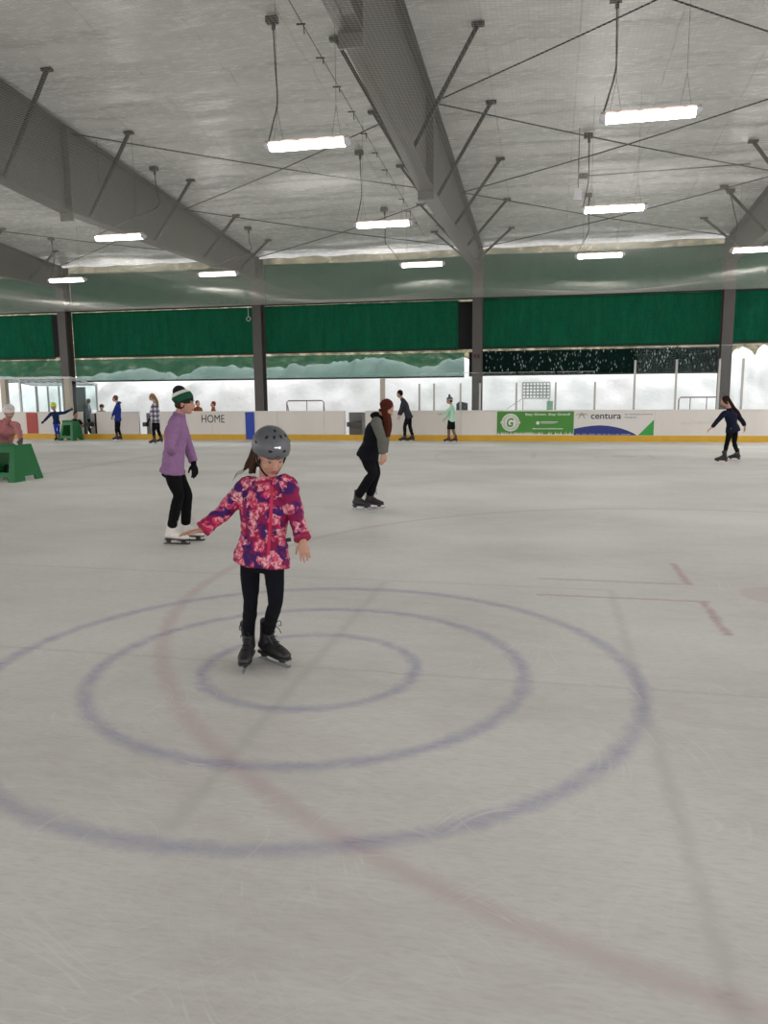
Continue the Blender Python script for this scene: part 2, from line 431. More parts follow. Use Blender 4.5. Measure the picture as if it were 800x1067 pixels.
# ------------------------------------------------------------------ steel frames: column, rafter, braces
YC = 26.4
BX = [-17.6, -10.04, -2.42, 5.26]
def ibeam_poly(bm, prof_top, prof_bot, x, w, tf=.025, tw=.02):
    """prof = list of (y, z); I section rafter lying in a plane x = const"""
    n = len(prof_top)
    for a in range(n-1):
        (y0, t0), (y1, t1) = prof_top[a], prof_top[a+1]; (_, b0), (_, b1) = prof_bot[a], prof_bot[a+1]
        for (z0, z1, s) in ((t0, t1, -1), (b0, b1, 1)):
            vs = []
            for dz in (0, s*tf):
                for (xx, yy, zz) in ((x-w/2, y0, z0), (x+w/2, y0, z0), (x+w/2, y1, z1), (x-w/2, y1, z1)): vs.append(bm.verts.new((xx, yy, zz+dz)))
            for f in ((0,1,2,3),(4,5,6,7),(0,1,5,4),(1,2,6,5),(2,3,7,6),(3,0,4,7)): bm.faces.new([vs[i] for i in f])
        vs = [bm.verts.new(p) for p in ((x-tw/2, y0, b0), (x+tw/2, y0, b0), (x+tw/2, y1, b1), (x-tw/2, y1, b1), (x-tw/2, y0, t0), (x+tw/2, y0, t0), (x+tw/2, y1, t1), (x-tw/2, y1, t1))]
        for f in ((0,1,2,3),(4,5,6,7),(0,1,5,4),(1,2,6,5),(2,3,7,6),(3,0,4,7)): bm.faces.new([vs[i] for i in f])
ys = [-5, 4, 9.7, 15.4, 21, 26.2]
bots = [7.0, 6.25, 5.78, 5.36, 5.40, 5.46]
place = ['furthest left, behind the shelter', 'second from left', 'in the middle of the view', 'at the right edge']
for bi, x in enumerate(BX):
    root = thing('steel_frame', 'grey steel column and tapered rafter, ' + place[bi], 'steel frame', (x, YC, 0), 'steel roof frames')
    o = (x, YC, 0)
    bm = bmesh.new()
    for s in (-1, 1): box(bm, (x-.16, YC+s*.19-.012, 0), (x+.16, YC+s*.19+.012, 6.2))
    box(bm, (x-.012, YC-.19, 0), (x+.012, YC+.19, 6.2))
    box(bm, (x-.22, YC-.25, 0), (x+.22, YC+.25, .03))
    mk('column', bm, M['steel_dark'], root, o)
    bm = bmesh.new()
    ibeam_poly(bm, [(y, roofz(y)-.06) for y in ys], list(zip(ys, bots)), x, .30)
    mk('rafter', bm, M['steel'], root, o)
    for k, y in enumerate((9.7, 15.4)):
        bm = bmesh.new(); zb = bots[ys.index(y)]
        box(bm, (x-.15, y-.02, zb-.16), (x+.15, y+.02, roofz(y)-.1))
        for dx in (-.08, .08):
            cyl(bm, (x+dx, y-.045, zb-.08), (x+dx, y+.045, zb-.08), .022, 8)
        mk('splice_plate', bm, M['steel'], root, o)
    for y in (13.3, 16.05, 18.95, 21.8, 24.4):
        zb = 5.37+.012*(y-15.4) if y > 15.4 else 5.5
        for s in (-1, 1):
            bm = bmesh.new()
            top = V((x+s*1.16, y, roofz(y)-.03))
            bar(bm, (x+s*.13, y, zb+.03), top, .06)
            obox(bm, top, (.10, 0, 0), (0, .05, 0), (0, 0, .025))
            mk('knee_brace', bm, M['brace'], root, o)
# rods crossing under the roof
def P3(x, y): return V((x, y, roofz(y)-.14))
ybays = [9.9, 15.6, 20.7, 26.0]
bayname = {0: 'far left bay', 1: 'left of middle rafter', 2: 'right of middle rafter'}
yname = ['nearest overhead', 'second from the camera', 'closest to far eave']
for b in range(3):
    xa, xb = BX[b]+.1, BX[b+1]-.1
    for k in range(3):
        if (b, k) in ((0, 0), (0, 1), (1, 0)): continue
        for s in (0, 1):
            bm = bmesh.new()
            a = P3(xa, ybays[k+s]); c = P3(xb, ybays[k+1-s]); mid = (a+c)/2-V((0, 0, .05+.02*s))
            wire(bm, [a, mid, c], .014, 6, sm=6)
            tag(mk('bracing_rod', bm, M['rod'], origin=a),
                'dark diagonal ceiling rod, %s, %s, %s end nearer' % (bayname[b], yname[k], 'left' if s == 0 else 'right'), 'bracing rod', 'diagonal roof bracing rods')
# two cable runs with clips, left of the middle rafter
for i, x in enumerate((-3.95, -3.35)):
    ro = thing('cable_run', 'thin clipped ceiling cable left of the middle rafter, %s of the two' % ('left' if i == 0 else 'right'), 'cable', (x, 9, roofz(9)-.12), 'ceiling cable runs')
    bm = bmesh.new(); wire(bm, [(x, 8, roofz(8)-.1), (x+.05, 16, roofz(16)-.13), (x+.05, 24.5, roofz(24.5)-.1)], .007, 5, sm=8)
    mk('cable', bm, M['rod'], ro, (x, 9, roofz(9)-.12))
    yy = 12.6+i*.4; k = 0
    while yy < 24:
        bm = bmesh.new(); z = roofz(yy)-.11
        bar(bm, (x-.07, yy, z), (x+.07, yy+.03, z), .022, .02); bar(bm, (x+.05, yy, z), (x+.05, yy+.02, z-.10-.05*(k % 3 == 0)), .014)
        mk('clip', bm, M['black'], ro, (x, 9, roofz(9)-.12)); yy += 1.05; k += 1

# ------------------------------------------------------------------ lights
M['lamp'] = emis('lamp_lens', (1.0, .96, .93), 34.0)
M['lens'] = mat('clear_lens_cap', (205, 205, 210), .25, .03)
M['housing'] = mat('lamp_housing', (128, 112, 106), .5, .1)
M['cord'] = mat('black_cord', (30, 28, 27), .6, .1)
def make_light(cx, cy, box_px, label, tilt=0):
    z = 5.0; o = (cx, cy, z)
    r = thing('strip_light', label, 'light', o, 'hanging strip lights')
    bm = bmesh.new(); box(bm, (cx-.60, cy-.055, z+.015), (cx+.60, cy+.055, z+.055))
    for dx in (-.4, -.13, .13, .4):
        for s in (-1, 1): box(bm, (cx+dx-.02, cy+s*.07-.012, z-.0), (cx+dx+.02, cy+s*.07+.012, z+.04))
    mk('housing', bm, M['housing'], r, o)
    def lens(x0, x1, inset0=0., inset1=0.):
        bm = bmesh.new(); prof = [(-.09, .015), (-.08, -.03), (-.045, -.066), (.045, -.066), (.08, -.03), (.09, .015)]
        a = [bm.verts.new((x0+inset0*(q[1] < -.03), cy+q[0], z+q[1])) for q in prof]; b = [bm.verts.new((x1-inset1*(q[1] < -.03), cy+q[0], z+q[1])) for q in prof]
        for k in range(6): bm.faces.new((a[k], a[(k+1) % 6], b[(k+1) % 6], b[k]))
        bm.faces.new(a); bm.faces.new(b[::-1]); return bm
    mk('diffuser', lens(cx-.535, cx+.535), M['lamp'], r, o)
    mk('end_cap', lens(cx-.61, cx-.536, .04), M['lens'], r, o)
    mk('end_cap', lens(cx+.536, cx+.61, 0, .04), M['lens'], r, o)
    for dx in (-.42, .42):
        bm = bmesh.new(); zt = roofz(cy)-.06
        bar(bm, (cx+dx-.07, cy, z+.05), (cx+dx, cy, z+.45), .0045); bar(bm, (cx+dx+.07, cy, z+.05), (cx+dx, cy, z+.45), .0045); bar(bm, (cx+dx, cy, z+.45), (cx+dx, cy, zt), .0045)
        mk('suspension_wire', bm, M['rod'], r, o)
    p = V((cx-.55, cy+.6, roofz(cy+.6)-.08)) if box_px is None else RF(*box_px)-V((0, 0, .08))
    bm = bmesh.new(); e = V((cx-.57, cy, z+.05))
    q = p-V((-.02, 0, .15))
    kk = W(box_px[0], box_px[1], cy) if box_px else V((cx-.5, cy, 6)); k = V((kk.x+.03, cy+.05, z+.60))
    wire(bm, [q, q.lerp(k, .5), k, k.lerp(e, .5)+V((.01, 0, 0)), e], .012, 6, sm=6)
    mk('power_cord', bm, M['cord'], r, o)
    bm = bmesh.new(); obox(bm, p, (.09, 0, 0), (0, .06, 0), (0, 0, .045)); cyl(bm, p+V((.02, 0, -.14)), p+V((.02, 0, 0)), .03, 8)
    mk('junction_box', bm, M['steel_dark'], r, o)
make_light(-3.39, 11.0, (283, 15), 'bright strip light upper left, largest of the left row, in front of the middle rafter')
make_light(1.13, 10.9, (642, -8), 'bright strip light upper right, largest and nearest of all')
make_light(-3.44, 16.3, (374, 155), 'middle strip light just left of the middle rafter')
make_light(1.08, 16.05, (613, 137), 'strip light right of the middle rafter, directly above the smaller far one')
make_light(-9.32, 16.2, (160, 172), 'strip light hanging at the lower edge of the left rafter')
make_light(-9.42, 21.65, (258, 235), 'small strip light beneath the left rafter near its column')
make_light(-3.48, 21.5, (400, 215), 'small far strip light left of the middle column, seen before the green curtain')
make_light(1.12, 21.3, (613, 200), 'small far strip light in front of the green curtain on the right')
make_light(-14.22, 21.6, (53, 246), 'small strip light at the far left near the left edge')
make_light(4.85, 21.4, None, 'small strip light cut by the right edge of the view')
make_light(-9.4, 10.9, None, 'strip light overhead at the top left, beyond the top of the view')
# grey sensor box hanging above the right hand far light
p = W(602, 202, 17.5)
r = thing('sensor_box', 'small pale tapered box hanging on a thin line above the right far light', 'sensor', p)
bm = bmesh.new()
a = [bm.verts.new(p+V((sx*.05, sy*.05, .10))) for sx, sy in ((-1,-1),(1,-1),(1,1),(-1,1))]; b = [bm.verts.new(p+V((sx*.09, sy*.09, -.13))) for sx, sy in ((-1,-1),(1,-1),(1,1),(-1,1))]
for k in range(4): bm.faces.new((a[k], a[(k+1) % 4], b[(k+1) % 4], b[k]))
bm.faces.new(a); bm.faces.new(b); mk('body', bm, M['lens'], r, p)
bm = bmesh.new(); wire(bm, [p+V((0, 0, .1)), V((p.x, p.y, roofz(p.y)-.05))], .008); mk('cord', bm, M['cord'], r, p)
p0 = RF(608, 176)-V((0, 0, .16)); p1 = RF(782, 163)-V((0, 0, .16))
bm = bmesh.new(); bar(bm, p0, p1, .025); obox(bm, p0, (.1, 0, 0), (0, .06, 0), (0, 0, .05))
tag(mk('conduit', bm, M['steel_dark'], origin=p0), 'thin grey conduit running across the ceiling in the right bay', 'conduit')

# ------------------------------------------------------------------ overhead safety net: every cord real
def netz(x, y):
    b = [-25.2] + BX + [12.9]
    s = 0
    for i in range(len(b)-1):
        if b[i] <= x <= b[i+1]: s = math.sin(PI*(x-b[i])/(b[i+1]-b[i]))**2
    e = max(0.0, min(1.0, (26.25-y)/3.0))
    return 4.62 - .22*s*e - .06*e + .05*noise.noise(V((x*.35, y*.3, 0)))*e
def net_mesh():
    verts = []; faces = []; r = .0009
    def strand(pts, side):
        base = len(verts)
        for p in pts:
            verts.append((p[0]-side[0]*r, p[1]-side[1]*r, p[2]-r*.6)); verts.append((p[0]+side[0]*r, p[1]+side[1]*r, p[2]-r*.6)); verts.append((p[0], p[1], p[2]+r))
        for i in range(len(pts)-1):
            a = base+3*i; b = a+3
            for k in range(3): faces.append((a+k, a+(k+1) % 3, b+(k+1) % 3, b+k))
    xs = [-22+1.0*i for i in range(35)]
    y = 3.0
    while y < 26.25:
        strand([(x, y, netz(x, y)) for x in xs], (0, 1)); y += .038
    ysn = [3+1.162*i for i in range(21)]
    x = -22
    while x < 12:
        strand([(x, y, netz(x, y)) for y in ysn], (1, 0)); x += .040
    me = bpy.data.meshes.new('net'); me.from_pydata(verts, [], faces); return me
net = thing('safety_net', 'wide sagging safety net stretched overhead below the lights', 'net', (0, 26.25, 4.62))
link_mesh('netting', net_mesh(), M['netcord'], net, (0, 26.25, 4.62), smooth=False)
bm = bmesh.new(); wire(bm, [(-24, 26.22, 4.62), (14, 26.22, 4.62)], .02)
mk('edge_rope', bm, M['rod'], net, (0, 26.25, 4.62))

# ------------------------------------------------------------------ curtains
def curtain(x0, x1, z0, z1, m, label, ytop=26.72, sag=.0, amp=.025, group='mesh windbreak curtains'):
    bm = bmesh.new(); nx = max(2, int((x1-x0)/.08)); nz = 16; rows = []
    for j in range(nz+1):
        row = []
        for i in range(nx+1):
            x = x0+(x1-x0)*i/nx; v = j/nz
            zt = z1-sag*math.sin(PI*i/nx)
            z = z0+(zt-z0)*v + .012*noise.noise(V((x*2.1, 0, z0)))*(1-v)
            y = ytop+amp*noise.noise(V((x*3.3, v*1.2, z1)))+.5*amp*math.sin(x*5.1+z1)
            row.append(bm.verts.new((x, y, z)))
        rows.append(row)
    for j in range(nz):
        for i in range(nx): bm.faces.new((rows[j][i], rows[j][i+1], rows[j+1][i+1], rows[j+1][i]))
    o = (x0, ytop, z0)
    r = thing('mesh_curtain', label, 'curtain', o, group)
    ob = mk('mesh_sheet', bm, m, r, o, smooth=True)
    md = ob.modifiers.new('s', 'SOLIDIFY'); md.thickness = .004
    bm = bmesh.new(); cyl(bm, (x0, ytop-.03, z0), (x1, ytop-.03, z0), .028, 8)
    mk('hem_rail', bm, M['rod'], r, o)
    return r
names = ['far left bay', 'above the shelter', 'left of the middle column', 'right of the middle column', 'right edge bay']
edges = [-25.2] + BX + [12.9]
for b in range(5):
    xa, xb = edges[b]+.12, edges[b+1]-.12
    curtain(xa, xb, 4.655, 6.00+.02*b, M['curtain'], 'top green mesh curtain under the eave, ' + names[b], sag=.05)
    x2 = xb-.55 if b == 2 or b == 0 else xb
    curtain(xa, x2, 2.965+.02*b, 4.585+.015*b, M['curtain'], 'middle band of green mesh curtain, ' + names[b])
    if x2 != xb:
        bm = bmesh.new(); box(bm, (x2, 26.60, 3.0), (xb-.05, 26.63, 4.55))  # black sheet stands in for the darkness seen through the gap
        tag(mk('dark_gap_strip', bm, M['strip'], origin=(x2, 26.6, 3.0)), 'black vertical strip imitating the dark gap beside the %s column' % ('middle' if b == 2 else 'far left'), 'strip')
    if b == 3:
        curtain(xa, xb, 2.14, 2.93, M['curtain_dark'], 'lower black green curtain with painted glints of snow behind, right of the middle column')
    elif b < 3:
        curtain(xa, xb-.35 if b == 2 else xb, 2.10, 2.90, M['curtain_low'], 'lower green curtain with snow showing through, ' + names[b])
bm = bmesh.new(); box(bm, (-2.72, 26.60, 2.1), (-2.60, 26.63, 2.9))  # same stand-in for the dark gap, lower down
tag(mk('dark_gap_strip', bm, M['strip'], origin=(-2.7, 26.6, 2.1)), 'short black strip imitating the dark gap, low beside the middle column', 'strip')
# red emergency lamp on the middle column
p = V((-2.42, 26.17, 2.75))
bm = bmesh.new(); obox(bm, p, (.09, 0, 0), (0, .03, 0), (0, 0, .05)); r = thing('warning_lamp', 'tiny red lamp fixed on the middle column', 'lamp', p); mk('body', bm, M['black'], r, p)
bm = bmesh.new(); ell(bm, p-V((0, .04, 0)), (.04, .03, .04)); mk('lens', bm, mat('red_lens', (150, 30, 35), .3), r, p, True)
# ring hook left of left column
bm = bmesh.new()
p = V((-10.3, 26.1, 4.15))
wire(bm, [p+V((0, 0, .40)), p+V((0, 0, .07))], .012)
wire(bm, [p+V((.07*math.sin(a*PI/6), 0, .07*math.cos(a*PI/6))) for a in range(13)], .016)
tag(mk('ring_hook', bm, M['galv'], origin=p), 'pale ring hanging on a cord beside the left column', 'hook')

# ------------------------------------------------------------------ rink barrier
HB = .965
bx = V((0, YB, 0))
bar_root = thing('rink_barrier', 'long white hockey rink boards with yellow kickplate along the far side', 'rink boards', (0, YB, 0))
o = (0, YB, 0)
gates = [(-16.68, -16.10), (-14.42, -13.95), (-6.80, -6.10)]
segs = []
cuts = [-31, -28.6, -26.2, -23.8, -21.4, -19.0]
seams = [-31, -28.6, -26.2, -23.8, -21.4, -18.6, -16.68, None, -16.10, -14.42, None, -13.95, -11.6, -9.2, -7.53, -6.80, None, -6.10, -5.2, -2.88, -1.70, .72, 3.18, 5.6, 8.0, 10.4, 13]
i = 0
while i < len(seams)-1:
    a, b = seams[i], seams[i+1]
    if a is None or b is None: i += 1; continue
    if (a, b) in gates: i += 1; continue
    segs.append((a, b)); i += 1
for a, b in segs:
    bm = bmesh.new(); box(bm, (a+.006, YB, .0), (b-.006, YB+.10, HB))
    mk('board_panel', bm, M['white_board'], bar_root, o)
    bm = bmesh.new(); box(bm, (a, YB-.018, 0), (b, YB-.001, .19)); mk('kickplate', bm, M['yellow'], bar_root, o)
    bm = bmesh.new(); box(bm, (a, YB-.02, HB+.001), (b, YB+.13, HB+.03)); mk('cap_rail', bm, M['white_board'], bar_root, o)
for a, b in gates:
    bm = bmesh.new(); box(bm, (a, YB-.018, 0), (b, YB+.08, .19)); mk('kickplate', bm, M['yellow'], bar_root, o)
bm = bmesh.new(); box(bm, (-10.36, YB-.022, .02), (-10.03, YB-.019, HB)); mk('blue_line_stripe', bm, M['blue_paint'], bar_root, o)
bm = bmesh.new(); box(bm, (-18.95, YB-.022, .20), (-18.50, YB-.003, HB)); mk('red_line_stripe', bm, M['red_paint'], bar_root, o)
# faint scuffed lettering ghost on the right boards is only scuffs
bm = bmesh.new()
random.seed(3)
for k in range(16):
    x = 3.95+.09*k*.7; z = .52+.05*random.random(); bar(bm, (x, YB-.002, z), (x+.03, YB-.002, z+.05+.05*random.random()), .012, .003, up=(0, 1, 0))
mk('scuff_marks', bm, mat('faint_scuff', (176, 168, 160), .6), bar_root, o)
# open gates: grey recess with shelf
greyd = mat('recess_grey', (120, 120, 118), .7, .15, 6)
for gi, (a, b) in enumerate(gates):
    lab = ['open gateway with grey panel behind the green skating aid at left', 'open gateway with grey panel beside the plaid jacket skater', 'gateway with grey bench shelf left of the skater in the vest'][gi]
    r = thing('gateway', lab, 'gate', (a, YB, 0), 'gateways in the boards'); oo = (a, YB, 0)
    bm = bmesh.new(); box(bm, (a, YB+.55, 0), (b, YB+.6, .93)); mk('back_panel', bm, greyd if gi else mat('recess_pale', (170, 168, 165), .7), r, oo)
    bm = bmesh.new(); box(bm, (a+.0, YB+.25, .45), (b-.12, YB+.54, .60) if gi == 2 else (a+.12, YB+.54, .60)); mk('bench_shelf', bm, M['steel_dark'], r, oo)
    bm = bmesh.new(); box(bm, (b-.13, YB+.1, .2), (b, YB+.54, .93)); mk('door_leaf', bm, greyd if gi != 0 else M['strip'], r, oo)
# lettering
def text_mesh(body, size, x, z, y, width=None, height=None, bold=0.0, font_shear=0, align='LEFT'):
    cu = bpy.data.curves.new('t', 'FONT'); cu.body = body; cu.size = size; cu.extrude = .002; cu.offset = bold; cu.shear = font_shear; cu.align_x = align
    ob = bpy.data.objects.new('t', cu); C.objects.link(ob); bpy.context.view_layer.update()
    me = bpy.data.meshes.new_from_object(ob.evaluated_get(bpy.context.evaluated_depsgraph_get())); bpy.data.objects.remove(ob, do_unlink=True)
    xs = [v.co.x for v in me.vertices]; ys_ = [v.co.y for v in me.vertices]
    sx = width/(max(xs)-min(xs)) if width else 1; sy = height/(max(ys_)-min(ys_)) if height else sx
    x0 = min(xs); y0 = min(ys_)
    for v in me.vertices:
        v.co = V((x+(v.co.x-x0)*sx, y-v.co.z*.5, z+(v.co.y-y0)*sy))
    return me
def T(name, body, x, z, wd, ht, m, root, org, y, bold=0.0, shear=0):
    link_mesh(name, text_mesh(body, 1, x, z, y, wd, ht, bold, shear), m, root, org, False)
blackp = mat('black_print', (28, 28, 32), .5)
T('home_lettering', 'HOME', -12.0, .60, .86, .27, blackp, bar_root, o, YB-.004, .0)
# advertising banners
green = mat('banner_green', (62, 132, 42), .5, .1, 3); whitep = mat('white_print', (222, 222, 216), .5, .03); bluep = mat('banner_blue', (28, 44, 120), .5, .1, 3)
greenb = mat('banner_green_bright', (48, 150, 62), .5, .08)
Z0, Z1 = .195, .955
gx0, gx1 = -1.70, .72
ob_ = (gx0, YB-.008, Z0)
g_ = thing('banner', 'green advertising banner with round letter seal and white writing', 'banner', ob_)
bm = bmesh.new(); box(bm, (gx0, YB-.009, Z0), (gx1, YB-.002, Z1)); mk('sheet', bm, green, g_, ob_)
yf = YB-.011
def disc(bm, cx, cz, r, y0, th=.003, n=40):
    cyl(bm, (cx, y0, cz), (cx, y0+th, cz), r, n)
cx, cz = -1.27, .60
bm = bmesh.new(); disc(bm, cx, cz, .285, YB-.012); 
for s in (-1, 1): obox(bm, (cx+s*.28, YB-.0105, cz), (.035, 0, .0), (0, .0015, 0), (0, 0, .035))
mk('seal', bm, whitep, g_, ob_)
bm = bmesh.new(); 
for k in range(36):
    a0, a1 = 2*PI*k/36, 2*PI*(k+1)/36
    bar(bm, (cx+.195*math.cos(a0), YB-.014, cz+.195*math.sin(a0)), (cx+.195*math.cos(a1), YB-.014, cz+.195*math.sin(a1)), .012, .003, up=(0, 1, 0))
for k in range(44):   # dashes of the ring inscription
    a0 = 2*PI*k/44
    if k % 11 == 0: continue
    bar(bm, (cx+.222*math.cos(a0), YB-.014, cz+.222*math.sin(a0)), (cx+.252*math.cos(a0), YB-.014, cz+.252*math.sin(a0)), .013, .003, up=(0, 1, 0))
mk('seal_ring', bm, green, g_, ob_)
T('seal_letter', 'G', cx-.12, cz-.145, .22, .29, green, g_, ob_, YB-.015, .03, .15)
T('slogan_text', 'Stay Green. Stay Grand!', -.80, .80, 1.40, .10, whitep, g_, ob_, YB-.011, .01)
bm = bmesh.new()
disc(bm, -.40, .585, .055, YB-.012, n=16); mk('small_emblem', bm, whitep, g_, ob_)
random.seed(5)
bm = bmesh.new(); x = -.31
while x < .20:
    w_ = .018+.012*random.random(); box(bm, (x, YB-.012, .60), (x+w_, YB-.010, .63)); x += w_+.008
x = -.31
while x < .12:
    w_ = .012+.01*random.random(); box(bm, (x, YB-.012, .565), (x+w_, YB-.010, .58)); x += w_+.008
x = -.56
while x < .38:
    w_ = .012+.015*random.random(); box(bm, (x, YB-.012, .385), (x+w_, YB-.010, .385+.022+.015*random.random())); x += w_+.008
mk('small_print', bm, whitep, g_, ob_)
bm = bmesh.new(); x = gx0+.01
while x < gx1-.03:   # grass silhouette
    w_ = .02+.02*random.random(); h_ = .03+.10*random.random()
    vs = [bm.verts.new(p) for p in ((x, YB-.012, Z0), (x+w_*1.3, YB-.012, Z0), (x+w_*.6, YB-.012, Z0+h_))]; f = bm.faces.new(vs)
    e = bmesh.ops.extrude_face_region(bm, geom=[f]); bmesh.ops.translate(bm, vec=(0, .003, 0), verts=[v for v in e['geom'] if isinstance(v, bmesh.types.BMVert)]); x += w_
mk('grass_print', bm, whitep, g_, ob_)
# white / blue banner
cx0, cx1 = .725, 3.18
oc = (cx0, YB-.008, Z0)
c_ = thing('banner', 'white advertising banner with dark lettering, blue hill shape and green corner', 'banner', oc)
bm = bmesh.new(); box(bm, (cx0, YB-.009, Z0), (cx1, YB-.002, Z1)); mk('sheet', bm, mat('banner_white', (214, 211, 205), .5, .04), c_, oc)
def poly(bm, pts, y0, th=.003):
    vs = [bm.verts.new((x, y0, z)) for x, z in pts]; f = bm.faces.new(vs)
    e = bmesh.ops.extrude_face_region(bm, geom=[f]); bmesh.ops.translate(bm, vec=(0, th, 0), verts=[v for v in e['geom'] if isinstance(v, bmesh.types.BMVert)])
bm = bmesh.new(); top = []
for k in range(31):
    u = k/30; x = cx0+.005+u*1.92
    top.append((x, Z0+.005+.31*max(0, 1-((u-.40)/.60)**2)**.9 if u > .4 else Z0+.005+.31-.11*((.4-u)/.4)**1.6))
poly(bm, [(cx0+.005, Z0+.003)]+top+[(cx0+1.93, Z0+.003)], YB-.012); mk('blue_hill', bm, bluep, c_, oc)
bm = bmesh.new(); poly(bm, [(cx0+1.96, Z0+.003), (cx1-.03, Z0+.003), (cx1-.03, Z0+.50)], YB-.012); mk('green_corner', bm, greenb, c_, oc)
T('name_lettering', 'centura', 1.24, .71, .92, .17, mat('navy_print', (30, 34, 60), .5), c_, oc, YB-.012, .012)
T('hospital_text', 'St. Anthony Summit', 2.27, .82, .83, .06, blackp, c_, oc, YB-.012, .004)
T('hospital_text', 'Hospital', 2.27, .725, .35, .06, blackp, c_, oc, YB-.012, .004)
bm = bmesh.new()
for s in (-1, 1):
    wire(bm, [(.96+s*.18, YB-.013, .83), (.96+s*.10, YB-.013, .875), (.96+s*.02, YB-.013, .84), (.96+s*.10, YB-.013, .83)], .008, 5, sm=3)
    wire(bm, [(.96+s*.01, YB-.013, .85), (.96+s*.10, YB-.013, .73)], .010, 5)
disc(bm, .96, .885, .025, YB-.014, n=12)
mk('figure_logo', bm, mat('olive_print', (100, 110, 60), .5), c_, oc)
bm = bmesh.new(); x = .80; random.seed(9)
while x < 2.45:
    w_ = .015+.02*random.random(); box(bm, (x, YB-.016, .215), (x+w_, YB-.0125, .245)); x += w_+(.009 if random.random() > .12 else .06)
mk('small_print', bm, mat('pale_blue_print', (150, 160, 200), .5), c_, oc)

# ------------------------------------------------------------------ rink glass
def glass_run(name, posts, topz, gtop, label):
    r = thing(name, label, 'rink glass', (posts[0], YB+.06, HB+.03), 'spectator glass runs'); oo = (posts[0], YB+.06, HB+.03)
    for x in posts:
        bm = bmesh.new(); box(bm, (x-.03, YB+.035, HB+.031), (x+.03, YB+.085, topz)); mk('post', bm, M['galv'], r, oo)
    for a, b in zip(posts, posts[1:]):
        bm = bmesh.new(); box(bm, (a+.032, YB+.052, HB+.031), (b-.032, YB+.064, gtop)); mk('glass_pane', bm, M['glass'], r, oo)
        bm = bmesh.new(); box(bm, (a+.032, YB+.050, gtop+.001), (b-.032, YB+.066, gtop+.014)); mk('pane_edge', bm, M['galv'], r, oo)
glass_run('spectator_glass', [-4.26, -3.77, -2.90, -2.27, -1.10, .13, 1.34], 1.87, 2.19, 'lower run of clear rink glass on posts between the far man and the banners')
glass_run('spectator_glass', [2.53, 3.75, 4.99, 5.66, 6.9], 2.52, 2.92, 'taller run of clear rink glass on posts above the white banner, at right')
bm = bmesh.new(); box(bm, (-5.60, YB+.11, 0), (-5.44, YB+.2, 2.05))
tag(mk('wooden_post', bm, M['tan_post'], origin=(-5.5, YB+.15, 0)), 'plain tan post behind the boards right of the skater in the vest', 'post')

# ------------------------------------------------------------------ penalty shelter at left
so = (-18.6, 26.6, 0)
sh = thing('penalty_shelter', 'small glass shelter with pale metal roof frame behind the boards at left', 'shelter', so)
fx0, fx1, fy, by = -20.1, -17.28, YB+.22, 27.25
zf, zb = 2.22, 1.98
for (x, y, z, w, m) in ((-19.95, fy, zf, .20, M['tan_post']), (-17.30, fy, zf, .20, M['tan_post']), (-19.3, fy, zf, .07, M['white_metal']), (-17.0, by, zb, .07, M['white_metal']), (-18.1, by, zb, .10, M['steel']), (-19.1, by, zb, .05, M['steel']), (-19.6, by, zb, .07, M['steel']), (-18.62, by, zb, .05, M['steel'])):
    bm = bmesh.new(); box(bm, (x-w/2, y-w/2+.0, 0), (x+w/2, y+w/2, z-.04)); mk('post', bm, m, sh, so)
bm = bmesh.new()
for a, b in (((fx0, fy, zf), (fx1+.1, fy, zf)), ((fx0+.4, by, zb), (-16.95, by, zb)), ((fx1+.1, fy, zf), (-16.95, by, zb)), ((fx0, fy, zf), (fx0+.4, by, zb))): bar(bm, a, b, .06)
for k in range(1, 9):
    u = k/9; bar(bm, V((fx0, fy, zf)).lerp(V((fx1+.1, fy, zf)), u), V((fx0+.4, by, zb)).lerp(V((-16.95, by, zb)), u), .035)
mk('roof_frame', bm, M['white_metal'], sh, so)
bm = bmesh.new(); vs = [bm.verts.new(p) for p in ((fx0, fy, zf+.04), (fx1+.1, fy, zf+.04), (-16.95, by, zb+.04), (fx0+.4, by, zb+.04))]; bm.faces.new(vs); e = bmesh.ops.extrude_face_region(bm, geom=list(bm.faces)); bmesh.ops.translate(bm, vec=(0, 0, .01), verts=[v for v in e['geom'] if isinstance(v, bmesh.types.BMVert)])
mk('roof_sheet', bm, glass('roof_glass', (.8, .86, .86), .3, .3), sh, so)
for a, b, z in (((fx0, by), (-18.1, by), zb), ((-18.1, by), (-17, by), zb), ((-17.18, fy), (-17.0, by), 2.0), ((-19.9, fy), (-17.4, fy), 2.18)):
    bm = bmesh.new(); bar(bm, (a[0], a[1], (HB+z)/2+.02), (b[0], b[1], (HB+z)/2+.02), .012, z-HB-.1); mk('glass_pane', bm, M['glass_blue'], sh, so)
bm = bmesh.new(); box(bm, (-18.35, by-.1, .0), (-17.45, by-.04, 1.9)); mk('dark_door', bm, mat('shelter_door', (62, 78, 76), .5), sh, so)

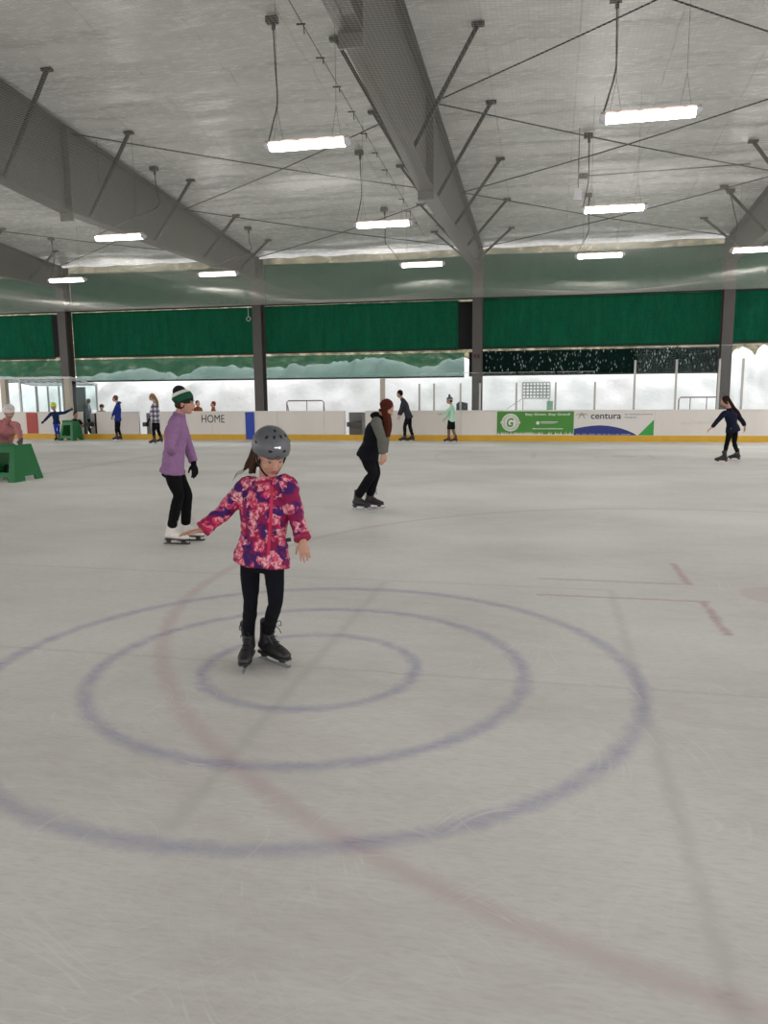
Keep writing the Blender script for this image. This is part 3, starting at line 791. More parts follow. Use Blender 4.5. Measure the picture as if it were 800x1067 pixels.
# ------------------------------------------------------------------ things beyond the boards
def hoop(name, x0, x1, z0, z1, y, m, label, cat, mids=(), d=.5):
    bm = bmesh.new(); r_ = .022; c = .06
    wire(bm, [(x0, y, z0), (x0, y, z1-c), (x0+c, y, z1), (x1-c, y, z1), (x1, y, z1-c), (x1, y, z0)], r_)
    for q in mids: wire(bm, [(q, y, z0), (q, y, z1)], r_*.7)
    wire(bm, [(x0, y, z1-c), (x0+.08, y+d, z0+.05)], r_*.7); wire(bm, [(x1, y, z1-c), (x1-.08, y+d, z0+.05)], r_*.7)
    tag(mk(name, bm, m, origin=(x0, y, z0)), label, cat)
hoop('metal_rail', -9.30, -7.92, .05, 1.33, 27.0, mat('rust_red_tube', (110, 75, 68), .5), 'thin metal hoop rail beyond the boards right of the left column', 'rail', (-8.55,))
hoop('metal_rail', 4.05, 5.45, .05, 1.36, 27.0, mat('grey_red_tube', (130, 105, 105), .5), 'thin metal rail beyond the glass near the skater in the dark coat', 'rail', (4.4, 4.9))
# lattice crate on a stand
p = V((-.95, 27.0, 0)); r = thing('lattice_panel', 'pale square lattice panel on thin legs beyond the green banner', 'panel', p)
bm = bmesh.new(); x0, x1, z0, z1 = -.95, -.05, 1.36, 1.88
for a, b in (((x0, z0), (x1, z0)), ((x1, z0), (x1, z1)), ((x1, z1), (x0, z1)), ((x0, z1), (x0, z0))): bar(bm, (a[0], 27, a[1]), (b[0], 27, b[1]), .05)
mk('frame', bm, M['white_metal'], r, p)
bm = bmesh.new()
for k in range(1, 8): bar(bm, (x0+k*.1125, 27, z0), (x0+k*.1125, 27, z1), .045)
for k in range(1, 5): bar(bm, (x0, 27.02, z0+k*.104), (x1, 27.02, z0+k*.104), .045)
mk('lattice', bm, mat('lattice_grey', (165, 170, 170), .6), r, p)
for x in (x0+.02, x1-.02):
    bm = bmesh.new(); bar(bm, (x, 27, 0), (x, 27, z0-.03), .03); mk('leg', bm, M['galv'], r, p)
bm = bmesh.new(); bar(bm, (x0-.5, 26.9, 1.02), (x0+.02, 27, 1.36), .02); mk('stay', bm, M['galv'], r, p)
bm = bmesh.new(); box(bm, (-.14, 26.7, 0), (.06, 26.9, 1.27)); 
tag(mk('green_bin', bm, mat('pale_green_plastic', (130, 175, 150), .6), origin=(-.04, 26.8, 0)), 'narrow pale green box beyond the boards beneath the lattice panel', 'box')
bm = bmesh.new(); vs = [(-3.08, 0), (-2.72, 0), (-2.72, 1.22), (-2.98, 1.28), (-3.08, 1.2)]; poly(bm, vs, 26.1, .2)
tag(mk('utility_box', bm, mat('slate_grey_box', (62, 70, 78), .6), origin=(-2.9, 26.2, 0)), 'slate grey box beyond the boards at the foot of the middle column', 'box')

# ==================================================================== people
def rotm(f, up=(0, 0, 1), roll=0):
    """columns: x right, y forward, z up"""
    f = V(f).normalized(); r = f.cross(V(up)).normalized(); u = r.cross(f)
    m = Matrix((r, f, u)).transposed()
    if roll: m = m @ Matrix.Rotation(R(roll), 3, 'Y')
    return m
SK = mat('skin', (180, 136, 116), .6, .06, 20); SKd = mat('skin_deep', (170, 122, 104), .6, .06, 20)
LIP = mat('lip', (150, 78, 76), .5); EYEW = mat('eye_white', (128, 116, 108), .4, .02); IRIS = mat('iris', (50, 38, 30), .3)
BLADE = mat('blade_steel', (190, 192, 196), .25, .05, metal=.9); BLADE_D = mat('blade_dark', (60, 60, 62), .35, .05, metal=.6)
BOOTB = mat('black_boot', (26, 25, 26), .45, .2, 30, bump=.2); BOOTG = mat('grey_black_boot', (36, 35, 36), .5, .25, 30, bump=.2); BOOTW = mat('white_boot', (214, 210, 204), .45, .06, 20, bump=.1)
LACE = mat('black_lace', (12, 12, 12), .8)

def skate(root, org, c, head, S, m, blade_m, holder=BLADE_D, vox=.006, lean=0.0, lift=0.0, shaft=.17, laces=True, tilt=0.0):
    """c ground centre of blade, head heading in degrees (world), S foot scale (1 = .27 m boot)"""
    f = V((math.cos(R(head)), math.sin(R(head)), 0)); s = V((-f.y, f.x, 0)); c = V((c[0], c[1], lift))
    def L(a, b, z):
        p = c+f*a*S+s*b*S+V((0, 0, z*S))
        if tilt:
            q = p-c; ang = R(tilt); al = q.dot(f); p = c+s*q.dot(s)+f*(al*math.cos(ang)-q.z*math.sin(ang))+V((0, 0, q.z*math.cos(ang)+al*math.sin(ang)))
        return p
    bm = bmesh.new()
    tube(bm, [L(-.105, 0, .105), L(-.05, 0, .105), L(.02, 0, .10), L(.09, 0, .088), L(.135, 0, .080)], [(.036*S, .036*S), (.036*S, .042*S), (.040*S, .044*S), (.045*S, .033*S), (.034*S, .024*S)], n=14, ref=s, cap=.9, sm=3)
    tube(bm, [L(-.080, 0, .10), L(-.065, 0, .17), L(-.045, 0, .10+shaft)], [(.040*S, .048*S), (.041*S, .047*S), (.050*S, .055*S)], n=14, ref=s, cap=.3, sm=3)
    tube(bm, [L(-.05, 0, .10+shaft), L(-.02, 0, .17), L(.05, 0, .115)], [(.026*S, .02*S)]*3, n=10, ref=s, sm=3)
    me = remesh(bm, vox, 3)
    k = link_mesh('ice_skate', me, m, root, org)
    bm = bmesh.new()
    for z0, z1, wd in ((.052, .066, .040),):
        pts = []
        for a, w_ in ((-.135, .02), (-.12, .033), (-.05, .033), (.0, .032), (.07, .042), (.12, .038), (.155, .022)): pts.append((a, w_))
        lo = [bm.verts.new(L(a, w_, z0)) for a, w_ in pts] + [bm.verts.new(L(a, -w_, z0)) for a, w_ in pts[::-1]]
        hi = [bm.verts.new(L(a, w_, z1)) for a, w_ in pts] + [bm.verts.new(L(a, -w_, z1)) for a, w_ in pts[::-1]]
        n = len(lo)
        for q in range(n): bm.faces.new((lo[q], lo[(q+1) % n], hi[(q+1) % n], hi[q]))
        bm.faces.new(lo); bm.faces.new(hi)
    tube(bm, [L(-.095, 0, .028), L(-.095, 0, .055)], [(.018*S, .026*S), (.026*S, .036*S)], n=10, ref=s, cap=0)
    tube(bm, [L(.085, 0, .028), L(.085, 0, .055)], [(.014*S, .026*S), (.024*S, .036*S)], n=10, ref=s, cap=0)
    mk('sole', bm, holder, k, org)
    bm = bmesh.new()
    pr = [(-.160, .006), (-.155, .0), (.145, .0), (.165, .008), (.172, .022), (.160, .028), (.145, .018), (.10, .030), (.07, .030), (.05, .018), (-.06, .018), (-.08, .030), (-.11, .030), (-.13, .016)]
    a = [bm.verts.new(L(x, .0018/S, z)) for x, z in pr]; b = [bm.verts.new(L(x, -.0018/S, z)) for x, z in pr]; n = len(pr)
    for q in range(n): bm.faces.new((a[q], a[(q+1) % n], b[(q+1) % n], b[q]))
    bm.faces.new(a); bm.faces.new(b[::-1]); mk('blade', bm, blade_m, k, org)
    if laces:
        bm = bmesh.new()
        for q in range(6):
            u = q/5; A = L((.066, .034, .008, -.004, .0, .008)[q], 0, (.128, .150, .178, .206, .234, .262)[q])
            w_ = .026*S
            wire(bm, [A-s*w_-V((0, 0, .006*S)), A+f*.006*S+V((0, 0, .004*S)), A+s*w_-V((0, 0, .006*S))], .0028*S, 5, sm=2)
        A = L(.012, 0, .262)
        for sg in (-1, 1):
            wire(bm, [A, A+s*sg*.03*S+f*.025*S+V((0, 0, .02*S)), A+s*sg*.036*S+f*.03*S-V((0, 0, .012*S)), A+s*sg*.02*S+f*.02*S-V((0, 0, .01*S))], .0026*S, 5, sm=3)
            wire(bm, [A, A+s*sg*.018*S+f*.03*S-V((0, 0, .03*S)), A+s*sg*.03*S+f*.035*S-V((0, 0, .06*S))], .0026*S, 5, sm=2)
        mk('laces', bm, LACE if m is not BOOTW else BOOTW, k, org)
    return L(-.055, 0, .18)

def hand(bm, w, d, nrm, S, curl=.35, thumb=1, spread=.12, r=.0085):
    """w wrist, d direction towards fingers, nrm palm normal (side the fingers curl to), thumb +1/-1 side"""
    d = V(d).normalized(); nrm = V(nrm); nrm = (nrm-d*nrm.dot(d)).normalized(); s = d.cross(nrm).normalized()*thumb
    tube(bm, [w-d*.02*S, w+d*.02*S, w+d*.055*S, w+d*.085*S], [(.025*S, .019*S), (.032*S, .017*S), (.040*S, .015*S), (.038*S, .013*S)], n=12, ref=s, cap=.6, sm=2)
    for i, (off, ln) in enumerate(((.030, .072), (.010, .080), (-.011, .075), (-.030, .058))):
        k0 = w+d*(.083-.006*abs(i-1))*S+s*off*S
        dd = (d+s*off*spread*14).normalized()
        p = [k0-dd*.02*S, k0]; ang = 0
        for q, fr in enumerate((.42, .32, .26)):
            ang += curl*(.6+.5*q)
            st = dd*math.cos(ang)+nrm*math.sin(ang); p.append(p[-1]+st*ln*fr*S)
        rr = r*S
        tube(bm, p, [rr*1.05, rr*1.1, rr, rr*.92, rr*.8], n=8, cap=.9)
    t0 = w+d*.025*S+s*.026*S
    td = (d*.65+s*.75+nrm*.25).normalized(); td2 = (d*.9+s*.35+nrm*.35).normalized()
    tube(bm, [t0-td*.012*S, t0+td*.030*S, t0+td*.030*S+td2*.028*S, t0+td*.030*S+td2*.05*S], [.014*S, .0125*S, .0105*S, .009*S], n=8, cap=.9)

def figure(name, label, group, org, J, cfg):
    """J joints in world coordinates. cfg: S body scale, hs head scale, vox, clothing."""
    S = cfg['S']; hs = cfg.get('hs', S); vox = cfg.get('vox', .012); skin = cfg.get('skin', SK)
    root = thing(name, label, 'person', org, group)
    f_head = J['face']; HR = rotm(f_head, roll=cfg.get('hroll', 0)); hc = V(J['head'])
    def HL(x, y, z): return hc + HR @ V((x*hs, y*hs, z*hs))
    sL, sR = V(J['sL']), V(J['sR']); hL, hR = V(J['hL']), V(J['hR'])
    neck = V(J['neck']); pel = (hL+hR)/2; chest = (sL+sR)/2
    ax = (sR-sL).normalized(); axh = (hR-hL).normalized()
    up = (chest-pel).normalized()
    w = cfg.get('wide', 1.0)
    shw = (sR-sL).length/2
    # ---- skates first: they give the ankles
    ank = {}
    for k in 'LR':
        gx, gy, hd = J['foot'+k][:3]; lift = J['foot'+k][3] if len(J['foot'+k]) > 3 else 0; tl = J['foot'+k][4] if len(J['foot'+k]) > 4 else 0
        fs = cfg.get('foot', S)
        if cfg.get('noskate'):
            f = V((math.cos(R(hd)), math.sin(R(hd)), 0)); bm = bmesh.new()
            tube(bm, [V((gx, gy, .05*fs))-f*.09*fs, V((gx, gy, .05*fs)), V((gx, gy, .04*fs))+f*.12*fs], [.05*fs, .05*fs, .038*fs], n=10)
            ell(bm, V((gx, gy, .11*fs))-f*.06*fs, (.05*fs, .05*fs, .09*fs)); link_mesh('winter_boot', remesh(bm, .012, 3), BOOTB, root, org)
            ank[k] = V((gx, gy, .13*fs))-f*.06*fs
        else:
            ank[k] = skate(root, org, (gx, gy), hd, fs, cfg.get('boot', BOOTB), cfg.get('blade', BLADE), cfg.get('holder', BLADE_D), vox=max(.005, vox*.7), lift=lift, tilt=tl, laces=cfg.get('laces', True))
    # ---- body
    bm = bmesh.new()
    def torso(bm, k, hem=None, flare=1.0, top=True, front=1.0):
        lowp = pel-up*.04*S if hem is None else pel-up*hem
        a = lowp; pts = [a, pel+up*.05*S, pel.lerp(chest, .38), pel.lerp(chest, .70), pel.lerp(chest, .90), chest+up*.015*S]
        rad = [(.170*S*w*flare, .118*S*front*flare), (.158*S*w*(flare*.5+.5), .110*S*front), (.128*S*w, .098*S*front), (.148*S*w, .112*S*front), (shw*.90/k, .092*S*front), (shw*.62/k, .07*S)]
        tube(bm, pts, [(x*k, y*k) for x, y in rad], n=20, ref=ax, cap=.15, sm=4)
    torso(bm, .82)
    tube(bm, [chest, neck, hc+HR @ V((0, -.012, -.05))*hs], [(.075*S, .06*S), (.052*S, .052*S), (.050*hs, .052*hs)], n=14, ref=ax, cap=.5, sm=3)
    for k in 'LR':
        s_, e_, w_ = V(J['s'+k]), V(J['e'+k]), V(J['w'+k])
        tube(bm, [s_, s_.lerp(e_, .5), e_, e_.lerp(w_, .35), w_], [.048*S, .043*S, .036*S, .036*S, (.025*S)], n=12, sm=2)
        hv = J.get('hand'+k) or ((w_-e_).normalized(), None)
        d = V(hv[0]); nr = V(hv[1]) if hv[1] else (-ax if k == 'L' else ax) * -1
        hand(bm, w_+d.normalized()*.005, d, nr, cfg.get('handS', S), cfg.get('curl', .35), hv[2] if len(hv) > 2 else 1, r=cfg.get('fr', .0088), spread=cfg.get('spread', .12))
        h_, k_, a_ = V(J['h'+k]), V(J['k'+k]), ank[k]
        tube(bm, [h_, h_.lerp(k_, .5), k_, k_.lerp(a_, .35), a_, a_-V((0, 0, .06*S))], [.078*S, .062*S, .044*S, .044*S, .028*S, .026*S], n=12, sm=2)
    # head
    E = lambda c, r, rt=HR, sg=18: ell(bm, HL(*c), tuple(q*hs for q in r), rt, sg)
    E((0, -.008, .028), (.074, .093, .086)); E((0, .030, -.038), (.058, .062, .070)); E((0, .062, -.090), (.024, .022, .020)); E((0, .068, -.02), (.05, .028, .05))
    for s in (-1, 1):
        E((s*.042, .055, -.030), (.020, .022, .026)); E((s*.073, -.005, -.015), (.010, .018, .030)); E((s*.030, .078, .026), (.022, .014, .008))
    tube(bm, [HL(0, .088, .014), HL(0, .103, -.014), HL(0, .106, -.026)], [.008*hs, .011*hs, .014*hs], n=8); 
    E((0, .088, -.060), (.024, .012, .012))
    body = link_mesh('body', remesh(bm, cfg.get('bvox', vox), 3), skin, root, org)
    for s in (-1, 1):
        bm = bmesh.new(); ell(bm, HL(s*.030, .0835, .006), (.0115*hs, .0075*hs, .0036*hs), HR, 12); ey = mk('eye', bm, EYEW, root, org, True)
        bm = bmesh.new(); ell(bm, HL(s*.030, .0915, .004), (.0062*hs, .003*hs, .0042*hs), HR, 8); mk('iris', bm, IRIS, ey, org, True)
        bm = bmesh.new(); tube(bm, [HL(s*.014, .094, .028), HL(s*.030, .094, .033), HL(s*.047, .082, .027)], [.003*hs, .004*hs, .002*hs], n=6, sm=2); mk('eyebrow', bm, cfg.get('hairm', IRIS), root, org, True)
    bm = bmesh.new(); tube(bm, [HL(-.022, .088, -.058), HL(-.008, .099, -.054), HL(.008, .099, -.054), HL(.022, .088, -.058)], [.003*hs, .006*hs, .006*hs, .003*hs], n=8, sm=3)
    tube(bm, [HL(-.018, .089, -.064), HL(0, .098, -.066), HL(.018, .089, -.064)], [.003*hs, .006*hs, .003*hs], n=8, sm=3); mk('lips', bm, LIP, root, org, True)
    # ---- trousers
    bm = bmesh.new()
    lk = cfg.get('legk', 1.0)
    for k in 'LR':
        h_, k_, a_ = V(J['h'+k]), V(J['k'+k]), ank[k]
        low = a_.lerp(k_, cfg.get('cuff', .05)*2.4) if cfg.get('noskate') else a_.lerp(k_, max(.05, (.235*cfg.get('foot', S)-.018-a_.z)/(k_.z-a_.z)))
        mid = k_.lerp(low, .35)
        tube(bm, [h_+V((0, 0, .02*S)), h_.lerp(k_, .5), k_, mid, low], [(.082*S*lk), .077*S*lk, .058*S*lk, .059*S*lk, cfg.get('ankr', .044)*S*lk], n=16, sm=4, cap=.4)
    tube(bm, [pel-up*.05*S, pel+up*.10*S], [(.142*S*w, .112*S), (.128*S*w, .10*S)], n=16, ref=axh, cap=.5)
    link_mesh(cfg.get('legs_name', 'trousers'), remesh(bm, vox, 3, (cfg.get('fold', .004), 11)), cfg['legs'], root, org)
    if 'shorts' in cfg:
        bm = bmesh.new()
        for k in 'LR':
            h_, k_ = V(J['h'+k]), V(J['k'+k]); tube(bm, [h_, h_.lerp(k_, .95)], [.105*S, .082*S], n=14, cap=.2)
        tube(bm, [pel-up*.05*S, pel+up*.10*S], [(.155*S, .125*S), (.14*S, .11*S)], n=16, ref=axh, cap=.4)
        link_mesh('shorts', remesh(bm, vox, 2), cfg['shorts'], root, org)
    # ---- jacket
    bm = bmesh.new(); jk = cfg.get('jk', 1.08)
    torso(bm, jk, hem=cfg.get('hem', .10)*S, flare=cfg.get('flare', 1.05), front=cfg.get('front', 1.0))
    tube(bm, [chest-up*.02*S, neck+(hc-neck)*.05], [(.085*S, .075*S), (cfg.get('collar', .062)*S, cfg.get('collar', .062)*S)], n=16, ref=ax, cap=.2, sm=2)
    sl = cfg.get('sleeve', 1.0)
    def sleeves(bm):
        for k in 'LR':
            s_, e_, w_ = V(J['s'+k]), V(J['e'+k]), V(J['w'+k])
            c_ = e_.lerp(w_, cfg.get('cufft', .93))
            tube(bm, [chest.lerp(s_, .55), s_, s_.lerp(e_, .45), e_, e_.lerp(c_, .45), c_], [.058*S*sl, .062*S*sl, .058*S*sl, .051*S*sl, .049*S*sl, cfg.get('cuffr', .040)*S*sl], n=16, sm=4, cap=.3)
    if 'vest' not in cfg: sleeves(bm)
    if cfg.get('hood'):
        q = neck-V(cfg['hood'])*.07*S
        ell(bm, q+V((0, 0, .02*S)), (.085*S, .07*S, .06*S), seg=14)
    jm = cfg['jacket'] if 'vest' not in cfg else cfg['vest']
    jacket = link_mesh('jacket' if 'vest' not in cfg else 'vest', remesh(bm, vox, 3, (cfg.get('jfold', .006), cfg.get('jfs', 9))), jm, root, org)
    if 'vest' in cfg:
        bm = bmesh.new(); sleeves(bm); link_mesh('sleeves', remesh(bm, vox, 3, (.005, 10)), cfg['jacket'], root, org)
    if 'cuffm' in cfg:
        for k in 'LR':
            e_, w_ = V(J['e'+k]), V(J['w'+k]); a = e_.lerp(w_, cfg.get('cufft', .93)-.02); b = e_.lerp(w_, cfg.get('cufft', .93)+.06)
            bm = bmesh.new(); tube(bm, [a, b], [cfg['cuffr']*S*sl*1.05]*2, n=16, cap=.15); mk('cuff', bm, cfg['cuffm'], root, org, True)
    if 'glove' in cfg:
        for k in cfg.get('gloves', 'LR'):
            e_, w_ = V(J['e'+k]), V(J['w'+k]); hv = J.get('hand'+k) or ((w_-e_).normalized(), None)
            d = V(hv[0]); nr = V(hv[1]) if hv[1] else (-ax if k == 'L' else ax) * -1
            bm = bmesh.new(); hand(bm, w_+d.normalized()*.005, d, nr, cfg.get('handS', S)*1.06, cfg.get('curl', .35), hv[2] if len(hv) > 2 else 1, r=.0115, spread=cfg.get('spread', .12))
            tube(bm, [w_-d.normalized()*.04*S, w_+d.normalized()*.02*S], [.036*S, .031*S], n=12)
            link_mesh('glove', remesh(bm, max(.004, vox*.5), 2), cfg['glove'], root, org)
    # ---- hair and headgear
    if 'hair' in cfg:
        kind, hm = cfg['hair'][:2]
        bm = bmesh.new()
        ell(bm, HL(0, -.020, .036), (.082*hs, .092*hs, .088*hs), HR, 20)
        if kind == 'long':
            tip = [V(q) for q in cfg['hair'][2]]
            wd = cfg['hair'][3] if len(cfg['hair']) > 3 else .05
            base = [HL(0, -.06, .03)] + tip
            for i in range(9):
                o = V((random.uniform(-1, 1), random.uniform(-1, 1), 0))*wd*.55*hs
                tube(bm, [b+o*(.8 if j == 0 else 1) for j, b in enumerate(base)], [wd*.62*hs]+[wd*.5*hs]*(len(base)-2)+[wd*.15*hs], n=8, sm=3)
            for s in (-1, 1): tube(bm, [HL(s*.06, .02, .05), HL(s*.078, -.01, -.02), HL(s*.06, -.05, -.07)], [.03*hs, .026*hs, .022*hs], n=8, sm=2)
        elif kind == 'short':
            for s in (-1, 1): ell(bm, HL(s*.05, -.03, -.02), (.033*hs, .05*hs, .045*hs), HR, 12)
            ell(bm, HL(0, -.055, -.02), (.06*hs, .045*hs, .05*hs), HR, 12)
        me = remesh(bm, max(.006, vox*.6), 1, (.004, 40)); link_mesh('hair', me, hm, root, org)
    if 'helmet' in cfg:
        helm(root, org, HL, HR, hs, cfg['helmet'], cfg.get('helmet_detail', False))
    if 'hat' in cfg:
        cfg['hat'](root, org, HL, HR, hs)
    return root, HL, HR, ax, up, pel, chest

def helm(root, org, HL, HR, hs, m, detail):
    bm = bmesh.new()
    bmesh.ops.create_uvsphere(bm, u_segments=40, v_segments=28, radius=1)
    for v in bm.verts:
        x, y, z = v.co
        p = V((x*.108, y*.125, z*.112))
        v.co = p
    # cut the lower edge: lower at the back and over the ears
    geom = list(bm.verts)+list(bm.edges)+list(bm.faces)
    bmesh.ops.bisect_plane(bm, geom=geom, plane_co=(0, 0, -.030), plane_no=(0, .12, -1), clear_outer=True)
    M4 = HR.to_4x4()
    for v in bm.verts: v.co = HL(v.co.x, v.co.y-.006, v.co.z+.058)
    me = bpy.data.meshes.new('helmet'); bmesh.ops.recalc_face_normals(bm, faces=bm.faces)
    bm.faces.ensure_lookup_table(); f0 = max(bm.faces, key=lambda f: f.calc_center_median().z)
    if f0.normal.dot(HR @ V((0, 0, 1))) < 0: bmesh.ops.reverse_faces(bm, faces=bm.faces)
    bm.to_mesh(me); bm.free()
    h = link_mesh('helmet', me, m, root, org)
    md = h.modifiers.new('s', 'SOLIDIFY'); md.thickness = .014*hs; md.offset = -1
    md = h.modifiers.new('b', 'BEVEL'); md.width = .003; md.segments = 2; md.limit_method = 'ANGLE'
    def surf(az, el_, k=1.0):
        x = math.sin(R(az))*math.cos(R(el_)); y = math.cos(R(az))*math.cos(R(el_)); z = math.sin(R(el_))
        return HL(x*.108*k, y*.125*k-.006, z*.112*k+.058), HR @ V((x/.108, y/.125, z/.112)).normalized()
    vm = mat('vent_black', (12, 12, 13), .8)
    spots = [(-22, 14, 1.0), (24, 14, 1.0), (-25, 56, 1), (14, 56, 1), (-60, 50, 1), (50, 50, 1), (-80, 20, .9), (80, 20, .9), (0, 78, 1)] if detail else [(-30, 30, 1), (0, 38, 1), (30, 30, 1), (-90, 30, 1), (90, 30, 1)]
    for az, el_, k in spots:
        c, n = surf(az, el_, .995)
        rt = rotm(n, up=HR @ V((0, 0, 1)) if el_ < 70 else HR @ V((0, 1, 0)))
        bm = bmesh.new(); ell(bm, c, (.0125*k*hs, .004*hs, .007*k*hs) if el_ < 30 else (.008*hs, .004*hs, .0125*hs), rt, 14); mk('vent', bm, vm, h, org, True)
    if detail:
        c, n = surf(0, -4, 1.0); rt = rotm(n, up=HR @ V((0, 0, 1)))
        bm = bmesh.new()
        tor = [c+rt @ V((.011*hs*math.cos(a*PI/10), .001, .012*hs*math.sin(a*PI/10))) for a in range(21)]
        wire(bm, tor, .0018*hs, 6); mk('round_emblem', bm, mat('emblem_dark', (45, 48, 54), .4), h, org, True)
        bm = bmesh.new()   # small silver mark above the brim
        c, n = surf(4, 27, 1.0); rt = rotm(n, up=HR @ V((0, 0, 1)))
        for i, (dx, wz) in enumerate(((-.016, .007), (-.007, .004), (.002, .0035), (.011, .003))):
            obox(bm, c+rt @ V((dx*hs, .001, 0)), rt @ V((.0042*hs, 0, 0)), rt @ V((0, .0014, 0)), rt @ V((0, 0, wz*hs)))
        mk('silver_mark', bm, mat('silver_mark', (205, 215, 215), .2, .02, metal=.6), h, org)
    # straps
    bm = bmesh.new()
    for s in (-1, 1):
        tube(bm, [HL(s*.088, .02, .03), HL(s*.078, .025, -.03), HL(s*.035, .045, -.10), HL(0, .05, -.112)], [(.006*hs, .0025*hs)]*4, n=6, sm=3)
        tube(bm, [HL(s*.088, -.04, .02), HL(s*.080, .0, -.025)], [(.006*hs, .0025*hs)]*2, n=6)
    mk('chin_strap', bm, M['black'], h, org, True)
    return h

# ---------------------------------------------------------------- the girl in front
def jacket_floral():
    t = NT('floral_jacket'); co = t.coord()
    wv = t.add('ShaderNodeTexNoise', {'Vector': co, 'Scale': 30, 'Detail': 3})
    v = t.add('ShaderNodeVectorMath', {0: wv.outputs['Color'], 1: (.06, .06, .06), 2: co}, operation='MULTIPLY_ADD').outputs[0]
    flower = t.add('ShaderNodeTexVoronoi', {'Vector': v, 'Scale': 17}); fd = flower.outputs['Distance']; fc = t.add('ShaderNodeSeparateColor', {0: flower.outputs['Color']}).outputs
    pet = t.add('ShaderNodeTexVoronoi', {'Vector': v, 'Scale': 62}); pd = pet.outputs['Distance']; pc = t.add('ShaderNodeSeparateColor', {0: pet.outputs['Color']}).outputs
    n = t.noise(9, 2)
    deep = t.mix(t.ramp(t.noise(14, 2, t.mapping(loc=(3, 1, 2))), [(.45, 0.0), (.55, 1.0)]), s2l((58, 20, 88)), s2l((132, 18, 68)))
    pal = t.ramp(fc[0], [(0.0, s2l((222, 50, 100))), (.3, s2l((232, 110, 140))), (.55, s2l((205, 30, 80))), (.72, s2l((240, 165, 175))), (.9, s2l((246, 205, 200)))], 'CONSTANT')
    petal = t.mix(t.ramp(pd, [(.15, 0.0), (.75, 1.0)]), pal, s2l((150, 20, 65)))
    petal = t.mix(t.math('MULTIPLY', t.ramp(pc[1], [(.5, 0.0), (.8, 1.0)]), .5), petal, s2l((246, 190, 195)))
    msk = t.math('MULTIPLY', t.ramp(fd, [(.52, 1.0), (.62, 0.0)]), t.ramp(t.noise(8.5, 3, t.mapping(loc=(1, 5, 2))), [(.40, 0.0), (.44, 1.0)]))
    c = t.mix(msk, deep, petal)
    c = t.mix(t.ramp(fd, [(.04, .8), (.1, 0.0)]), c, s2l((170, 16, 60)))
    t.base(c); t.rough(.75); t.b.inputs['Specular IOR Level'].default_value = .3
    t.bump(t.noise(14, 3), .5, .02); return t.m
